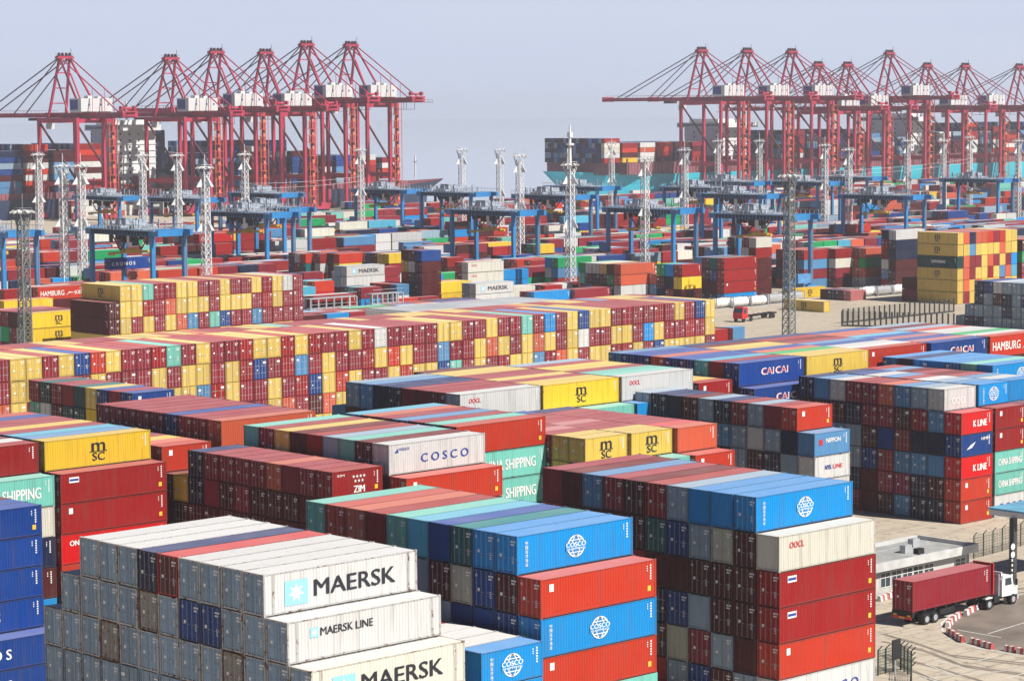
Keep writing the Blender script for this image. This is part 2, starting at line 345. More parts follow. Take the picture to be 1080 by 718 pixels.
def logo(b, key, L, h):
    hw = W_/2+.002; mid = h*.5
    if key == 'star':       # sky-blue square with a white star, big dark letters
        put_poly(b, [(-4.05-1.0, mid-.95), (-4.05+1.0, mid-.95), (-4.05+1.0, mid+.75), (-4.05-1.0, mid+.75)], 5, hw)
        put_poly(b, star(-4.05, mid-.1, .72), 1, hw, .0)
        put_text(b, 'MAERSK', 1.15, mid, 7.3, 1.15, 2, hw, .045)
    elif key == 'star2':
        put_poly(b, [(-4.9, mid+.12), (-4.2, mid+.12), (-4.2, mid+.78), (-4.9, mid+.78)], 5, hw); put_poly(b, star(-4.55, mid+.45, .3), 1, hw, 0)
        put_text(b, 'MAERSK LINE', -1.7, mid+.45, 4.6, .55, 2, hw, .04)
    elif key == 'starfar':
        put_poly(b, [(-4.3, mid-.6), (-3.2, mid-.6), (-3.2, mid+.6), (-4.3, mid+.6)], 5, hw); put_poly(b, star(-3.75, mid, .5), 1, hw, 0); put_text(b, 'MAERSK', 1.0, mid, 6.4, .95, 2, hw, .06)
    elif key == 'sealand':
        put_text(b, 'MAERSK', .6, mid+.4, 5.6, .75, 2, hw, .06); put_text(b, 'SEALAND', .6, mid-.5, 5.6, .75, 2, hw, .04)
    elif key == 'msc':
        put_text(b, 'm', 0, mid+.38, 1.5, .80, 2, hw, .06); put_text(b, 'SC', 0, mid-.55, 1.4, .78, 2, hw, .05); put_poly(b, [(-1.0, mid-.10), (1.0, mid-.10), (1.0, mid-.03), (-1.0, mid-.03)], 2, hw)
    elif key == 'globe':
        put_ring(b, 0, mid, .92, .84, .11, 1, hw); put_ring(b, 0, mid, .44, .80, .08, 1, hw)
        for dz in (-.46, .46): put_poly(b, [(-.76, mid+dz-.035), (.76, mid+dz-.035), (.76, mid+dz+.035), (-.76, mid+dz+.035)], 1, hw)
        put_poly(b, [(-1.08, mid-.30), (1.08, mid-.22), (1.08, mid+.34), (-1.08, mid+.26)], 0, hw, .003)
        put_text(b, 'COSCO', 0, mid+.13, 2.05, .36, 1, hw-.004+.006, .05); put_text(b, 'SHIPPING', 0, mid-.2, 1.9, .17, 1, hw+.002, .03)
        for k, ch in enumerate('中国远洋海运'): put_text(b, ch, -L/2+1.0, h-.62-k*.32, .27, .27, 1, hw, .02)
    elif key == 'cosco': put_text(b, 'C O S C O', .9, mid-.15, 6.0, .80, 4, hw, .05); put_text(b, '中国远洋', -4.2, h-.55, 1.3, .30, 4, hw, .01); put_poly(b, [(-5.4, h-.85), (-4.9, h-.85), (-5.0, h-.45)], 4, hw)
    elif key == 'cos': put_text(b, 'C R O N O S', -1.6, mid, 6.8, .85, 1, hw, .04)
    elif key == 'cos2': put_text(b, 'C R O N O S', -2.1, mid, 6.8, .85, 1, hw, .04)
    elif key == 'oocl': put_text(b, 'OOCL', -L/2+2.2, h-.85, 1.75, .50, 3, hw, .05)
    elif key == 'zim':
        put_text(b, 'ZIM', .2, mid-.55, 1.3, .62, 1, hw, .06)
        for i in range(4): put_poly(b, star(-.45+i*.42, mid+.62, .18, 5), 1, hw)
        for i in range(3): put_poly(b, star(-.24+i*.42, mid+.20, .18, 5), 1, hw)
        put_text(b, 'ZIM', -2.0, h-.45, .9, .2, 1, hw, .04)
    elif key == 'china': put_text(b, 'CHINA SHIPPING', .8, mid-.05, 7.6, 1.05, 1, hw, .03)
    elif key == 'china20': put_text(b, 'CHINA SHIPPING', 0, mid, 4.6, .8, 1, hw, .03)
    elif key == 'cai':
        put_text(b, 'CAI', -.75, mid+.15, 2.3, .85, 1, hw, .05); put_text(b, 'CAI', 1.9, mid+.15, 2.3, .85, 1, hw, .05)
        put_text(b, 'CAI', -.70, mid+.15, 2.0, .65, 3, hw+.004, .0); put_text(b, 'CAI', 1.95, mid+.15, 2.0, .65, 3, hw+.004, .0)
    elif key == 'ham': put_text(b, 'HAMBURG', -2.3, mid, 6.3, 1.15, 1, hw, .02); put_poly(b, [(1.2, mid-.75), (2.9, mid+.75), (2.2, mid+.1), (3.9, mid-.1), (2.1, mid-.15)], 1, hw); put_text(b, 'SÜD', 4.6, mid, 1.9, .95, 1, hw, .02)
    elif key == 'ham20': put_poly(b, [(-2.6, mid-.7), (-1.2, mid+.7), (-1.6, mid+.1), (-.4, mid-.05), (-1.7, mid-.15)], 1, hw); put_text(b, 'SÜD', 1.1, mid, 2.4, .9, 1, hw, .03)
    elif key == 'kline': put_text(b, 'K LINE', .6, mid-.1, 2.6, .75, 1, hw, .06)
    elif key == 'grey': put_text(b, 'OOCL', -.2, mid-.2, 2.7, .8, 1, hw, .03)
    elif key == 'ever': put_text(b, 'EVERGREEN', .4, mid, 6.2, .85, 1, hw, .05)
    elif key == 'boat': put_poly(b, [(-2.0, mid-.5), (-.9, mid-.3), (-.2, mid+.35), (-1.1, mid+.05)], 1, hw); put_text(b, 'HMM', 1.7, h-.7, 1.6, .35, 1, hw, .04)
    elif key == 'nib': put_text(b, 'NIPPON', .2, mid+.35, 2.4, .5, 1, hw, .05); put_poly(b, [(-2.2, mid-.1), (-1.6, mid-.1), (-1.6, mid+.55), (-2.2, mid+.55)], 3, hw)
    elif key == 'redtxt': put_text(b, 'NYK', -.7, mid, 1.1, .5, 4, hw, .05); put_text(b, 'LINE', .9, mid, 1.6, .45, 3, hw, .05)
    elif key == 'saf': put_text(b, 'SAFMARINE', .3, mid+.1, 4.3, .7, 1, hw, .04)
    elif key == 'white20': put_text(b, 'CMA CGM', .3, mid, 4.2, .8, 1, hw, .04)
    elif key == 'white40': put_text(b, 'CMA CGM', .3, mid, 6.0, 1.0, 1, hw, .05)
    elif key == 'one': put_text(b, 'ONE', -L/2+1.7, h-.9, 1.4, .5, 1, hw, .06)
    elif key == 'label': put_poly(b, [(-L/2+1.0, h-.95), (-L/2+2.1, h-.95), (-L/2+2.1, h-.42), (-L/2+1.0, h-.42)], 1, hw); put_poly(b, [(-L/2+1.05, h-.80), (-L/2+2.05, h-.80), (-L/2+2.05, h-.58), (-L/2+1.05, h-.58)], 4, hw, .0)
    elif key == 'plate': put_poly(b, [(-L/2+.9, h-1.0), (-L/2+1.35, h-1.0), (-L/2+1.35, h-.45), (-L/2+.9, h-.45)], 1, hw)
    if key in ('label', 'plate', 'one', 'zim'):
        put_poly(b, [(L/2-.95, .55), (L/2-.60, .55), (L/2-.60, .95), (L/2-.95, .95)], 6, hw)
    if key in ('star', 'star2'):      # 45-footers: extra posts at the forty-foot points
        for sx in (-1, 1):
            for sy in (-1, 1):
                x = sx*6.02; y0, y1 = sorted((sy*(W_/2-.10), sy*(W_/2+.006))); b.box(x-.11, x+.11, y0, y1, .125, h-.125, 7)

# ------------------------------------------------------------------ containers: where they stand
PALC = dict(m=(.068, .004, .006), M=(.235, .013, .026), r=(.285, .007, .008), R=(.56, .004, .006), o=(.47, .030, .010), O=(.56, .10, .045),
            b=(.003, .045, .215), c=(.0, .245, .62), n=(.004, .013, .052), B=(.002, .045, .25), t=(.16, .50, .42), T=(.006, .115, .125), G=(.002, .33, .10), g=(.005, .055, .058),
            w=(.61, .61, .60), W=(.66, .64, .555), y=(.78, .51, .030), Y=(.73, .51, .09), e=(.25, .35, .45), E=(.27, .25, .22), s=(.08, .24, .46), k=(.40, .42, .34), p=(.22, .008, .07), l=(.08, .42, .60), f=(.44, .14, .14), h=(.68, .48, .105))
CNAME = dict(m='maroon', M='brick red', r='red', R='bright red', o='orange-red', O='salmon', b='deep blue', c='bright blue', n='navy', B='royal blue', t='pale teal', T='dark teal', G='green', g='bottle green',
             w='white', W='cream', y='yellow', Y='mustard', e='pale grey', E='rust-stained grey', s='steel blue', k='beige', p='plum', l='light blue', f='faded pink', h='straw yellow')
FEAT = {'star': 'with white star emblem', 'star2': 'with small star and letters', 'starfar': 'with star and dark lettering', 'sealand': 'with two dark lettering lines', 'msc': 'with black monogram', 'globe': 'with white globe emblem',
        'cosco': 'with spaced blue letters', 'cos': 'with spaced white letters', 'cos2': 'with wide spaced white letters', 'oocl': 'with small red lettering', 'zim': 'with seven white stars', 'china': 'with tall white lettering', 'china20': 'with white lettering', 'cai': 'with repeated three-letter mark',
        'ham': 'with white lettering and swoosh', 'ham20': 'with white swoosh', 'kline': 'with bold white lettering', 'grey': 'with faint white letters', 'ever': 'with wide white lettering', 'boat': 'with white wave mark', 'nib': 'with white letters, red square', 'redtxt': 'with blue and red letters',
        'saf': 'with white lettering', 'white20': 'with white lettering', 'white40': 'with white lettering', 'one': 'with small white lettering', 'label': 'with pale company label', 'plate': 'with white plate'}
ORD = ['first', 'second', 'third', 'fourth', 'fifth', 'sixth', 'seventh', 'eighth', 'ninth', 'tenth', 'eleventh', 'twelfth', 'thirteenth', 'fourteenth', 'fifteenth', 'sixteenth', 'seventeenth', 'eighteenth', 'nineteenth', 'twentieth']
def ordn(i): return ORD[i] if i < len(ORD) else '%d%s' % (i+1, {1: 'st', 2: 'nd', 3: 'rd'}.get((i+1) % 10, 'th'))
REC = []     # every container: dict
def add_box(x, y, z, L, h, orient, c, blk=None, tier=0, col=0, lg=None, door=None, wear=None, first=0):
    REC.append(dict(rv=RNG.random(), x=x, y=y, z=z, L=L, h=h, o=orient, c=c, blk=blk, tier=tier, col=col, logo=lg, door=(RNG.random() < .72) if door is None else door,
                    wear=RNG.random()*.35 if wear is None else wear, dx=L if orient == 'x' else W_, dy=W_ if orient == 'x' else L, first=first))
def pick(pal):
    t = sum(w for _, w in pal); r = RNG.random()*t
    for c, w in pal:
        r -= w
        if r <= 0: return c
    return pal[-1][0]
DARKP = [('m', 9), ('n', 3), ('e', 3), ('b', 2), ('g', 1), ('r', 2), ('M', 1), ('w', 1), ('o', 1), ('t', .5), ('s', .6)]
MIXP = [('m', 6), ('M', 8), ('r', 8), ('o', 2.5), ('O', 2), ('b', 2), ('c', 2), ('n', 2.5), ('s', 1.8), ('w', 4.5), ('W', 2), ('e', 2), ('y', 1.6), ('t', 1.5), ('G', 2), ('l', .7), ('f', 1)]
WALLP = [('y', 37), ('M', 36), ('r', 7), ('m', 4), ('O', 6), ('s', 2.5), ('o', 2), ('b', 1), ('t', 2), ('p', 1)]
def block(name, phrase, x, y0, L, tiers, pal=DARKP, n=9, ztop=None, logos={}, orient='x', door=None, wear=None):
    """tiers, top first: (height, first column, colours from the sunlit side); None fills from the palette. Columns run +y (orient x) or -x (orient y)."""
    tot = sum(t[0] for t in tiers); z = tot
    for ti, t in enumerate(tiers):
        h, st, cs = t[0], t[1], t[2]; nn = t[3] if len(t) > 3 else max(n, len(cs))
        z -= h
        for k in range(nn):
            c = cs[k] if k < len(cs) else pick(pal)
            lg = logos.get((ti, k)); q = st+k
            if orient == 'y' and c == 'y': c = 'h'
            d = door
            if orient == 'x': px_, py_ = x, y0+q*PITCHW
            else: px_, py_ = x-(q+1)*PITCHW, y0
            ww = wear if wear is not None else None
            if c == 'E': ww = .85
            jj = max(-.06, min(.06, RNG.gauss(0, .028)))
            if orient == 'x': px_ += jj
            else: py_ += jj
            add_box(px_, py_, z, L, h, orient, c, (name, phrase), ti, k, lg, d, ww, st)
H, D = 2.896, 2.591
L45, L40, L20 = 13.716, 12.192, 6.058
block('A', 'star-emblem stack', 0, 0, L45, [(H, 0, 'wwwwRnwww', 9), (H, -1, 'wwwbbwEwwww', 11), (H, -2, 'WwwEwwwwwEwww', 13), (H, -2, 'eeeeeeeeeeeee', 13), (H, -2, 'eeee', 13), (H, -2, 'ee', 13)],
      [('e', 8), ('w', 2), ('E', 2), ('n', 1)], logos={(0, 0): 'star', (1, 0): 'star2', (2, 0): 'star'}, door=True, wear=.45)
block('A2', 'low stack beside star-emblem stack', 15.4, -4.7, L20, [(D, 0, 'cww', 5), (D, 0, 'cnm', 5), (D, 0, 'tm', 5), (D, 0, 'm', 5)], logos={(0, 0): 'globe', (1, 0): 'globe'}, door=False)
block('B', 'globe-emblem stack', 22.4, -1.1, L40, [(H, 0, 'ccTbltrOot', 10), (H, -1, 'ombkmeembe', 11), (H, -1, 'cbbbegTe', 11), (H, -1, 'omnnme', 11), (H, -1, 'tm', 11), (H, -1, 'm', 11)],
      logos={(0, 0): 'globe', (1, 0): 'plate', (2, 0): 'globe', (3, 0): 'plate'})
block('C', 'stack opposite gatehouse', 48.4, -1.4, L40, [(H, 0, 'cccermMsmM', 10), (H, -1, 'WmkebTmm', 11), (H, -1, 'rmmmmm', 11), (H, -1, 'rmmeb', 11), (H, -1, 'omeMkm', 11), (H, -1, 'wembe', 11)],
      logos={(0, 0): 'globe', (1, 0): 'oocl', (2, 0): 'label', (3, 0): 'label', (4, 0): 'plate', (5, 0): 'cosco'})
block('Lblue', 'royal blue lettered stack', .8, 44.6, L40, [(D, 1, 'B', 8), (D, 1, 'B', 8), (D, 1, 'B', 8), (D, 1, 'B', 8), (D, 0, 'B', 9), (D, 0, 'B', 9)], [('b', 3), ('n', 3), ('m', 3)],
      logos={(0, 0): 'plate', (2, 0): 'cos', (3, 0): 'cos', (4, 0): 'cos2', (5, 0): 'cos2'}, door=False)
block('Lred', 'stack behind royal blue stack', 15.2, 69.6, L40, [(H, 0, 'rwm', 9), (H, -1, 't', 10), (H, -1, 'W', 10), (H, -1, 'n', 10), (H, -1, 'm', 10), (H, -1, 'c', 10)], logos={(1, 0): 'china'})
block('Lyel', 'yellow-capped stack', 28.0, 69.6, L40, [(H, 0, 'yslMyMM', 9), (H, -1, 'r', 10), (H, -1, 'r', 10), (H, -1, 'R', 10), (H, -1, 'o', 10), (H, -1, 'm', 10)],
      logos={(0, 0): 'msc', (1, 0): 'label', (2, 0): 'plate', (3, 0): 'one'})
block('N3', 'short stack behind yellow cap', 41.5, 69.7, L20, [(D, 0, 'oOyM', 9), (D, 0, 'yomm', 9), (D, 0, 'm', 9), (D, 0, 'm', 9), (D, 0, 'm', 9), (D, 0, 'm', 9)], logos={(0, 0): 'plate'})
block('N2', 'long row with blue stripe', 49.0, 70.0, L40, [(H, 0, 'OMMbMMMMM', 9), (H, 0, 'o', 9), (H, 0, 'm', 9), (H, 0, 'm', 9), (H, 0, 'm', 9), (H, 0, 'm', 9)])
block('Z', 'dark seven-star stack', 41.9, 43.9, L20, [(D, 0, 'rMMOMMMMn', 9), (D, 0, 'gmmmmMmMnym', 11), (D, 0, 'mmmmmmmm', 11), (D, 0, 'm', 11), (D, 0, 'm', 11), (D, 0, 'm', 11)], logos={(0, 0): 'zim'}, pal=[('m', 9), ('n', 1), ('g', 1)])
block('M2', 'spaced-letter white-topped stack', 48.75, 43.9, L40, [(H, 0, 'wmtermYMt', 9), (H, -1, 'omm', 10), (H, -1, 'm', 10), (H, -1, 'm', 10), (H, -1, 'm', 10), (H, -1, 'm', 10)], logos={(0, 0): 'cosco', (1, 0): 'plate'})
block('M3', 'tall-lettered teal stack', 62.1, 49.2, L40, [(H, 0, 'otMsMOl', 7), (H, 0, 't', 7), (H, 0, 't', 7), (H, 0, 'm', 7), (H, 0, 'm', 7), (H, 0, 'm', 7)], logos={(0, 0): 'plate', (1, 0): 'china', (2, 0): 'china'})
block('F1', 'short mustard stack', 74.3, 43.6, L20, [(D, 0, 'YYMfMMmM', 9), (D, 0, 'mYm', 9), (D, 0, 'm', 9), (D, 0, 'm', 9), (D, 0, 'm', 9), (D, 0, 'm', 9)], logos={(0, 0): 'msc'})
block('F2', 'second short mustard stack', 80.5, 43.2, L20, [(D, 0, 'YYMMfMMM', 9), (D, -1, 'tmm', 10), (D, -1, 'm', 10), (D, -1, 'm', 10), (D, -1, 'm', 10), (D, -1, 'm', 10)], logos={(0, 0): 'msc'})
block('F3', 'salmon stack beside mustard ones', 86.7, 42.6, L20, [(D, 0, 'ORMMMMMM', 9), (D, -1, 'om', 10), (D, -1, 'm', 10), (D, -1, 'm', 10), (D, -1, 'm', 10), (D, -1, 'm', 10)], logos={(1, 0): 'plate'})
block('Ee', 'grey-doored stack before gap', 108.3, 44.8, L20, [(D, 0, 'oMeMnemnne', 10), (D, -1, 'snewes', 11), (D, -1, 'wenme', 11), (D, -1, 'wmnee', 11), (D, -1, 'm', 11), (D, -1, 'm', 11)], [('n', 4), ('e', 3), ('m', 5), ('w', 1), ('s', 1)], logos={(0, 0): 'plate', (1, 0): 'nib', (2, 0): 'redtxt'})
block('Dk', 'bright red lettered stack', 133.9, 44.2, L20, [(D, 0, 'wesOMMwsn', 9), (D, -1, 'RsrmMMnm', 10), (D, -1, 'bnnMbm', 10), (D, -1, 'RsssMb', 10), (D, -1, 'omnp', 10), (D, -1, 'onnsm', 10)], [('n', 4), ('m', 5), ('M', 2), ('s', 1), ('e', 1)],
      logos={(0, 0): 'grey', (1, 0): 'kline', (2, 0): 'boat', (3, 0): 'kline', (4, 0): 'plate', (5, 0): 'plate'})
block('D2', 'stack with two teal fronts', 140.65, 44.3, L20, [(D, 0, 'csewMs', 9), (D, -1, 'rm', 10), (D, -1, 'r', 10), (D, -1, 't', 10), (D, -1, 't', 10), (D, -1, 'w', 10)], logos={(0, 0): 'globe', (1, 0): 'plate', (2, 0): 'plate', (3, 0): 'china20', (4, 0): 'china20', (5, 0): 'cosco'})
block('D3', 'blue-capped stack past teal fronts', 146.9, 44.4, L20, [(D, 0, 'cwsM', 9), (D, -1, 'm', 10), (D, -1, 'r', 10), (D, -1, 'o', 10), (D, -1, 'b', 10), (D, -1, 'm', 10)])
block('M12', 'long blue-roofed stack', 153.4, 51.5, L40, [(H, 0, 'ctcccnc', 7), (H, 0, 'cnnn', 7), (H-.1, 0, 'b', 7), (D, 0, 'n', 7), (D, 0, 'n', 7), (D, 0, 'n', 7)], logos={(0, 0): 'globe'}, pal=[('n', 5), ('b', 5)])
block('M4', 'white-fronted row with pink roofs', 81.3, 69.8, L40, [(H, 0, 'wMMMnnse', 8), (H, 0, 'm', 9), (H, 0, 'm', 9), (H, 0, 'm', 9), (H, 0, 'm', 9), (H, 0, 'm', 9)], logos={(0, 0): 'oocl'})
block('M5', 'monogram row behind mustard stacks', 93.7, 69.6, L40, [(H, 0, 'yYMYMMYY', 9), (H, -1, 't', 10), (H, -1, 'm', 10), (H, -1, 'm', 10), (H, -1, 'm', 10), (H, -1, 'm', 10)], logos={(0, 0): 'msc'})
block('M6', 'broad white row', 106.3, 69.5, L40, [(H, 0, 'wttMYyM', 8), (H, -1, 'c', 10), (H, -1, 'm', 10), (H, -1, 'm', 10), (H, -1, 'm', 10), (H, -1, 'm', 10)], logos={(0, 0): 'oocl'})
block('G2', 'short red stack behind white row', 119.7, 69.7, L20, [(D, 0, 'ryYM', 8), (D, 0, 'r', 8), (D, 0, 'm', 8), (D, 0, 'm', 8), (D, 0, 'm', 8), (D, 0, 'm', 8)], logos={(0, 0): 'plate'})
block('M7', 'deep blue triple-letter row', 126.6, 69.5, L40, [(H, 0, 'BMlBBOBB', 9), (H, -1, 'Bm', 10), (H, -1, 'm', 10), (H, -1, 'm', 10), (H, -1, 'm', 10), (H, -1, 'm', 10)], logos={(0, 0): 'cai', (1, 0): 'cai'})
block('M8', 'yellow row past blue one', 139.0, 69.2, L40, [(H, 0, 'YYGOBYY', 9), (H, 0, 'm', 9), (H, 0, 'm', 9), (H, 0, 'm', 9), (H, 0, 'm', 9), (H, 0, 'm', 9)], logos={(0, 0): 'msc'})
block('M9', 'orange-fronted row', 151.3, 69.3, L40, [(H, 0, 'owwbs', 9), (H, 0, 'm', 9), (H, 0, 'm', 9), (H, 0, 'm', 9), (H, 0, 'm', 9), (H, 0, 'm', 9)], logos={(0, 0): 'plate'})
block('M10', 'far deep blue lettered row', 163.6, 68.6, L40, [(H, 0, 'bfBfBlOO', 9), (H, 0, 'm', 9), (H, 0, 'm', 9), (H, 0, 'm', 9), (H, 0, 'm', 9), (H, 0, 'm', 9)], logos={(0, 0): 'cai'})
block('M11', 'orange swoosh row', 176.2, 68.4, L40, [(H, 0, 'owGww', 9), (H, 0, 'm', 9), (H, 0, 'm', 9), (H, 0, 'm', 9), (H, 0, 'm', 9), (H, 0, 'm', 9)], logos={(0, 0): 'ham'})
block('N1', 'navy-fronted row below yellow wall', 66.9, 111, L20, [(D, 0, 'bMbYgMMgM', 9), (D, 0, 'mmyyggm', 9), (D, 0, 'm', 9), (D, 0, 'm', 9), (D, 0, 'm', 9), (D, 0, 'm', 9)], logos={(0, 0): 'plate'})
# the yellow and red wall, doors to the sun
TOPW = 'ybMyMrMMMMyybyMcMtMMyMMyyMMMMwMyMMryryyrMMyMtrMMyobyMyyMbyM'
T2 = 'yrrMyyTyyrMyyMMewMMyOryyMsyOMyyMMoyrMM'
block('Wal', 'long yellow-red wall', 207.5, 146, L40, [(H, 0, TOPW, 62), (H, 0, 'yMrMMycMYyMMwyMyOyMyOyMMsMMyoyrMMyMsrMbryMyyMyMMMyMMOyyM', 62), (H, 0, 'MyyyybMyrMyyMyOMsyyMMyMtbyyoyMMyoybrMyM', 62), (H, 0, 'yMyM', 62), (D, 0, 'm', 62), (D, 0, 'm', 62)], WALLP, orient='y', door=True, wear=.1)
block('Walb', 'row behind yellow-red wall', 207.5, 158.6, L20, [(H, 0, '', 62), (H, 0, '', 62), (H, 0, '', 62), (H, 0, '', 62), (D, 0, '', 62), (D, 0, '', 62)], WALLP, orient='y')
block('W2', 'shorter yellow-red wall', 197.3, 241.5, L40, [(H, 0, 'MwyMyMMyMMyyMMtyy', 17), (H, 0, 'MMyrMyyyMyyyOMryym', 18), (H, 0, 'MMMMsMMbtMsOyMyMym', 18), (H, 0, 'MyyMMyMyMMyyMyyyyy', 18), (H, 0, 'M', 18), (H, 0, 'm', 18)], WALLP, orient='y', door=True, wear=.1, logos={(0, 16): 'msc', (3, 17): 'msc'})
# far right yellow wall: corner at its left end
p = at(1010.2, 245.7, 17.376)
block('Yr', 'tall mustard wall by fence', p[0]+10*PITCHW, p[1], L40, [(H, 0, 'yyoMoOOnOy'[:10], 10), (H, 0, 'yyOyyyysyy', 10), (H, 0, 'cMyMOyMMOe', 10), (H, 0, 'lOsyryyMOy', 10), (H, 0, 'yyMyyyOyOy', 10), (H, 0, 'yyMyyMOyMy', 10)], WALLP, orient='y', door=False, logos={(0, 9): 'msc', (1, 9): 'msc', (3, 9): 'msc'}, wear=.05)
block('Yr2', 'mixed wall past mustard one', p[0]+22*PITCHW, p[1]+2, L40, [(H, 0, '', 10), (H, 0, '', 10), (H, 0, '', 10), (H, 0, '', 10), (H, 0, '', 10)], MIXP, orient='y', door=True)
for r_ in REC:
    if r_['blk'] and r_['blk'][0] == 'Yr' and r_['tier'] == 2 and r_['col'] == 9: r_['c'] = 'g'; r_['logo'] = 'saf'
p = at(1003.8, 318, 0)
block('Ym', 'two maroon boxes before mustard wall', p[0]+.1, p[1]-.5, L40, [(H, 0, 'mm', 2), (H, 0, 'mM', 2)], orient='y', door=False)
# grey-doored wall near the right edge
block('Gw', 'grey wall behind fence', 347, 147, L40, [(D, 0, 'eneeeewewneeneeeewbn', 20), (D, 0, 'eeeneeeweeneeebenmen', 20), (D, 0, 'eenmeeeeweeneeeeneee', 21), (D, 0, 'neeeeeeeeneeeeeeeeenn', 22)], [('e', 8), ('n', 2)], door=True, wear=.3)

def stack(phrase, xl, yt, xr, L, cols, n=3, logos={}, hh=D, orient='x', minus=0):
    """free-standing stack found by the left and right ends of its sunlit top edge; its height follows from its apparent length"""
    best = None
    for nt_ in range(len(cols) if len(cols) > 1 else 1, 7):
        o = at(xl, yt, nt_*hh); q = proj(o+np.array([L, 0, 0]))[0]; e = abs(q[0]-xr)
        if best is None or e < best[0]: best = (e, nt_, o)
    _, nt_, o = best
    tiers = [(hh, 0, cols[i] if i < len(cols) else 'm', n) for i in range(nt_)]
    block(phrase, phrase, o[0], o[1], L, tiers, MIXP, n, logos={(i, 0): l for i, l in logos.items()})
NB = len(REC)
stack('twin white star-lettered stack', 365.5, 281, 401.4, L40, ['we', 'we', 'rm', 'o'], 2, {0: 'starfar', 1: 'starfar'})
stack('swoosh-topped orange stack', 357.8, 267.9, 394.7, L40, ['om', 'ym', 'mm', 'w'], 3, {0: 'ham'})
stack('three-colour short stack', 337.6, 267.6, 352.2, L20, ['r', 'w', 'o', 'm'], 3, {1: 'plate'})
stack('short stack with green middle', 322.3, 267.6, 336.4, L20, ['o', 'T', 'r', 'm'], 3)
stack('brick stack behind gantry legs', 322.3, 257.4, 354, L40, ['M', 'r', 'w'], 4)
stack('monogram-topped mixed stack', 410, 267.9, 444.6, L40, ['yYm', 'rmm', 'wee', 'mm'], 5, {0: 'msc', 2: 'sealand'})
stack('steel blue short stack', 418.4, 300, 435, L20, ['s', 'w', 'm'], 4, {0: 'saf'})
stack('swoosh short stack by wall', 331.3, 297, 352.6, L20, ['o', 'R', 'c'], 3, {0: 'ham20'})
stack('teal short stack by wall', 311, 303.4, 330, L20, ['l', 'R', 'c'], 2, {0: 'saf'})
stack('low red stack by rack', 331, 312.5, 369.6, L40, ['r', 'y', 'y'], 2)
stack('maroon over globe stack', 380.8, 303.4, 401, L20, ['M', 'c', 'r'], 3, {1: 'globe'})
stack('low red short stack', 401.9, 311.7, 420, L20, ['r', 'm'], 3)
stack('monogram pair before white roof', 455.8, 298.5, 486.4, L40, ['yY', 'yY', 'm'], 3, {0: 'msc', 1: 'msc'})
stack('white star-lettered stack before blue', 501.7, 299.2, 541.4, L40, ['we', 'we', 'm'], 2, {0: 'starfar'})
stack('cream refrigerated stack', 493.4, 276.9, 528.9, L40, ['W', 'W', 'w', 'w'], 2, {0: 'oocl', 1: 'oocl'})
stack('bright blue pair stack', 520.5, 285.3, 554.7, L40, ['c', 'c', 'c'], 2)
stack('royal blue topped stack', 530.3, 270, 564.4, L40, ['B', 'M', 'r'], 2)
stack('brick over green stack', 557.4, 281.8, 581.6, L40, ['M', 'G', 'n'], 2)
stack('salmon short stack', 466, 261, 481.5, L20, ['O', 'r'], 4)
stack('blue lettered short stack', 444.6, 264.4, 464.8, L20, ['b', 'm'], 3, {0: 'saf'})
stack('red over white short stack', 446.7, 274.8, 458.5, L20, ['r', 'w', 'm'], 1)
stack('tall red short stack', 471.8, 272, 485, L20, ['r', 'm', 'm'], 3)
stack('green lettered stack by mast', 588.5, 272, 622, L40, ['G', 's', 'r', 'm'], 2, {0: 'ever'})
stack('salmon pair over white', 654.7, 279, 688.8, L40, ['OmYwwG', 'OGmn', 'wnn', 'm'], 6, {2: 'redtxt'})
stack('salmon over steel stack', 692.3, 288.7, 725.5, L40, ['O', 's', 'm'], 2, {1: 'white40'})
stack('low brick stack behind mast', 606, 305.5, 636, L40, ['M', 'r'], 2)
stack('low bright blue stack', 562.8, 308.2, 592.3, L40, ['c', 'c'], 2)
stack('amber short stack', 568.4, 258, 584.4, L20, ['y', 'm'], 3)
stack('red stack past amber', 585.8, 257.8, 609, L40, ['r', 'r'], 3)
stack('steel short stack', 567, 272, 581.6, L20, ['s', 'm'], 3)
stack('tall red triple stack', 763.8, 272.4, 795.8, L40, ['rTm', 'rbm', 'rmm', 'cnn'], 4, {2: 'plate'}, hh=H)
stack('navy lettered short stack', 728.3, 299.5, 744.3, L20, ['b', 'r'], 2, {0: 'white20'})
stack('orange stack past navy', 745, 298, 756, L20, ['O', 'O'], 2)
stack('brick low row', 719.2, 279.3, 739.4, L20, ['r', 'y'], 3)
stack('blue row behind salmon', 676, 274.8, 702, L40, ['c', 'n'], 2)
stack('mint short stack', 781.2, 250.8, 797, L20, ['t', 'r'], 2)
stack('cream short stack past mint', 797.3, 250.8, 814, L20, ['W', 'r'], 2)
stack('red short row', 791.7, 239, 809.8, L20, ['r', 'm'], 3)
stack('white short box stack', 797, 290.5, 810, L20, ['w', 'n'], 2)
stack('red and steel stack', 848, 264, 879.2, L40, ['rm', 's', 'M', 's'], 4, {1: 'white40'})
stack('red and cream stack', 881.3, 262.6, 911.2, L40, ['r', 'W', 'M', 'm'], 4)
stack('salmon and green stack', 913, 262, 941.9, L40, ['O', 'G', 'O', 'w'], 4, {1: 'ever'})
stack('low red stack by mustard wall', 943.3, 281.4, 969, L40, ['r', 'f'], 3)
stack('light blue low row', 879.2, 252.9, 903.6, L40, ['c', 'n'], 5)
stack('swoosh low row', 893, 237.5, 919, L40, ['o', 'm'], 3, {0: 'ham'})
stack('blue red blue stack', 937.7, 225, 956.5, L40, ['b', 'r', 'c'], 3, {0: 'saf', 2: 'globe'})
stack('brick stack past blue', 975, 223, 995, L40, ['O', 'M', 'M'], 5)
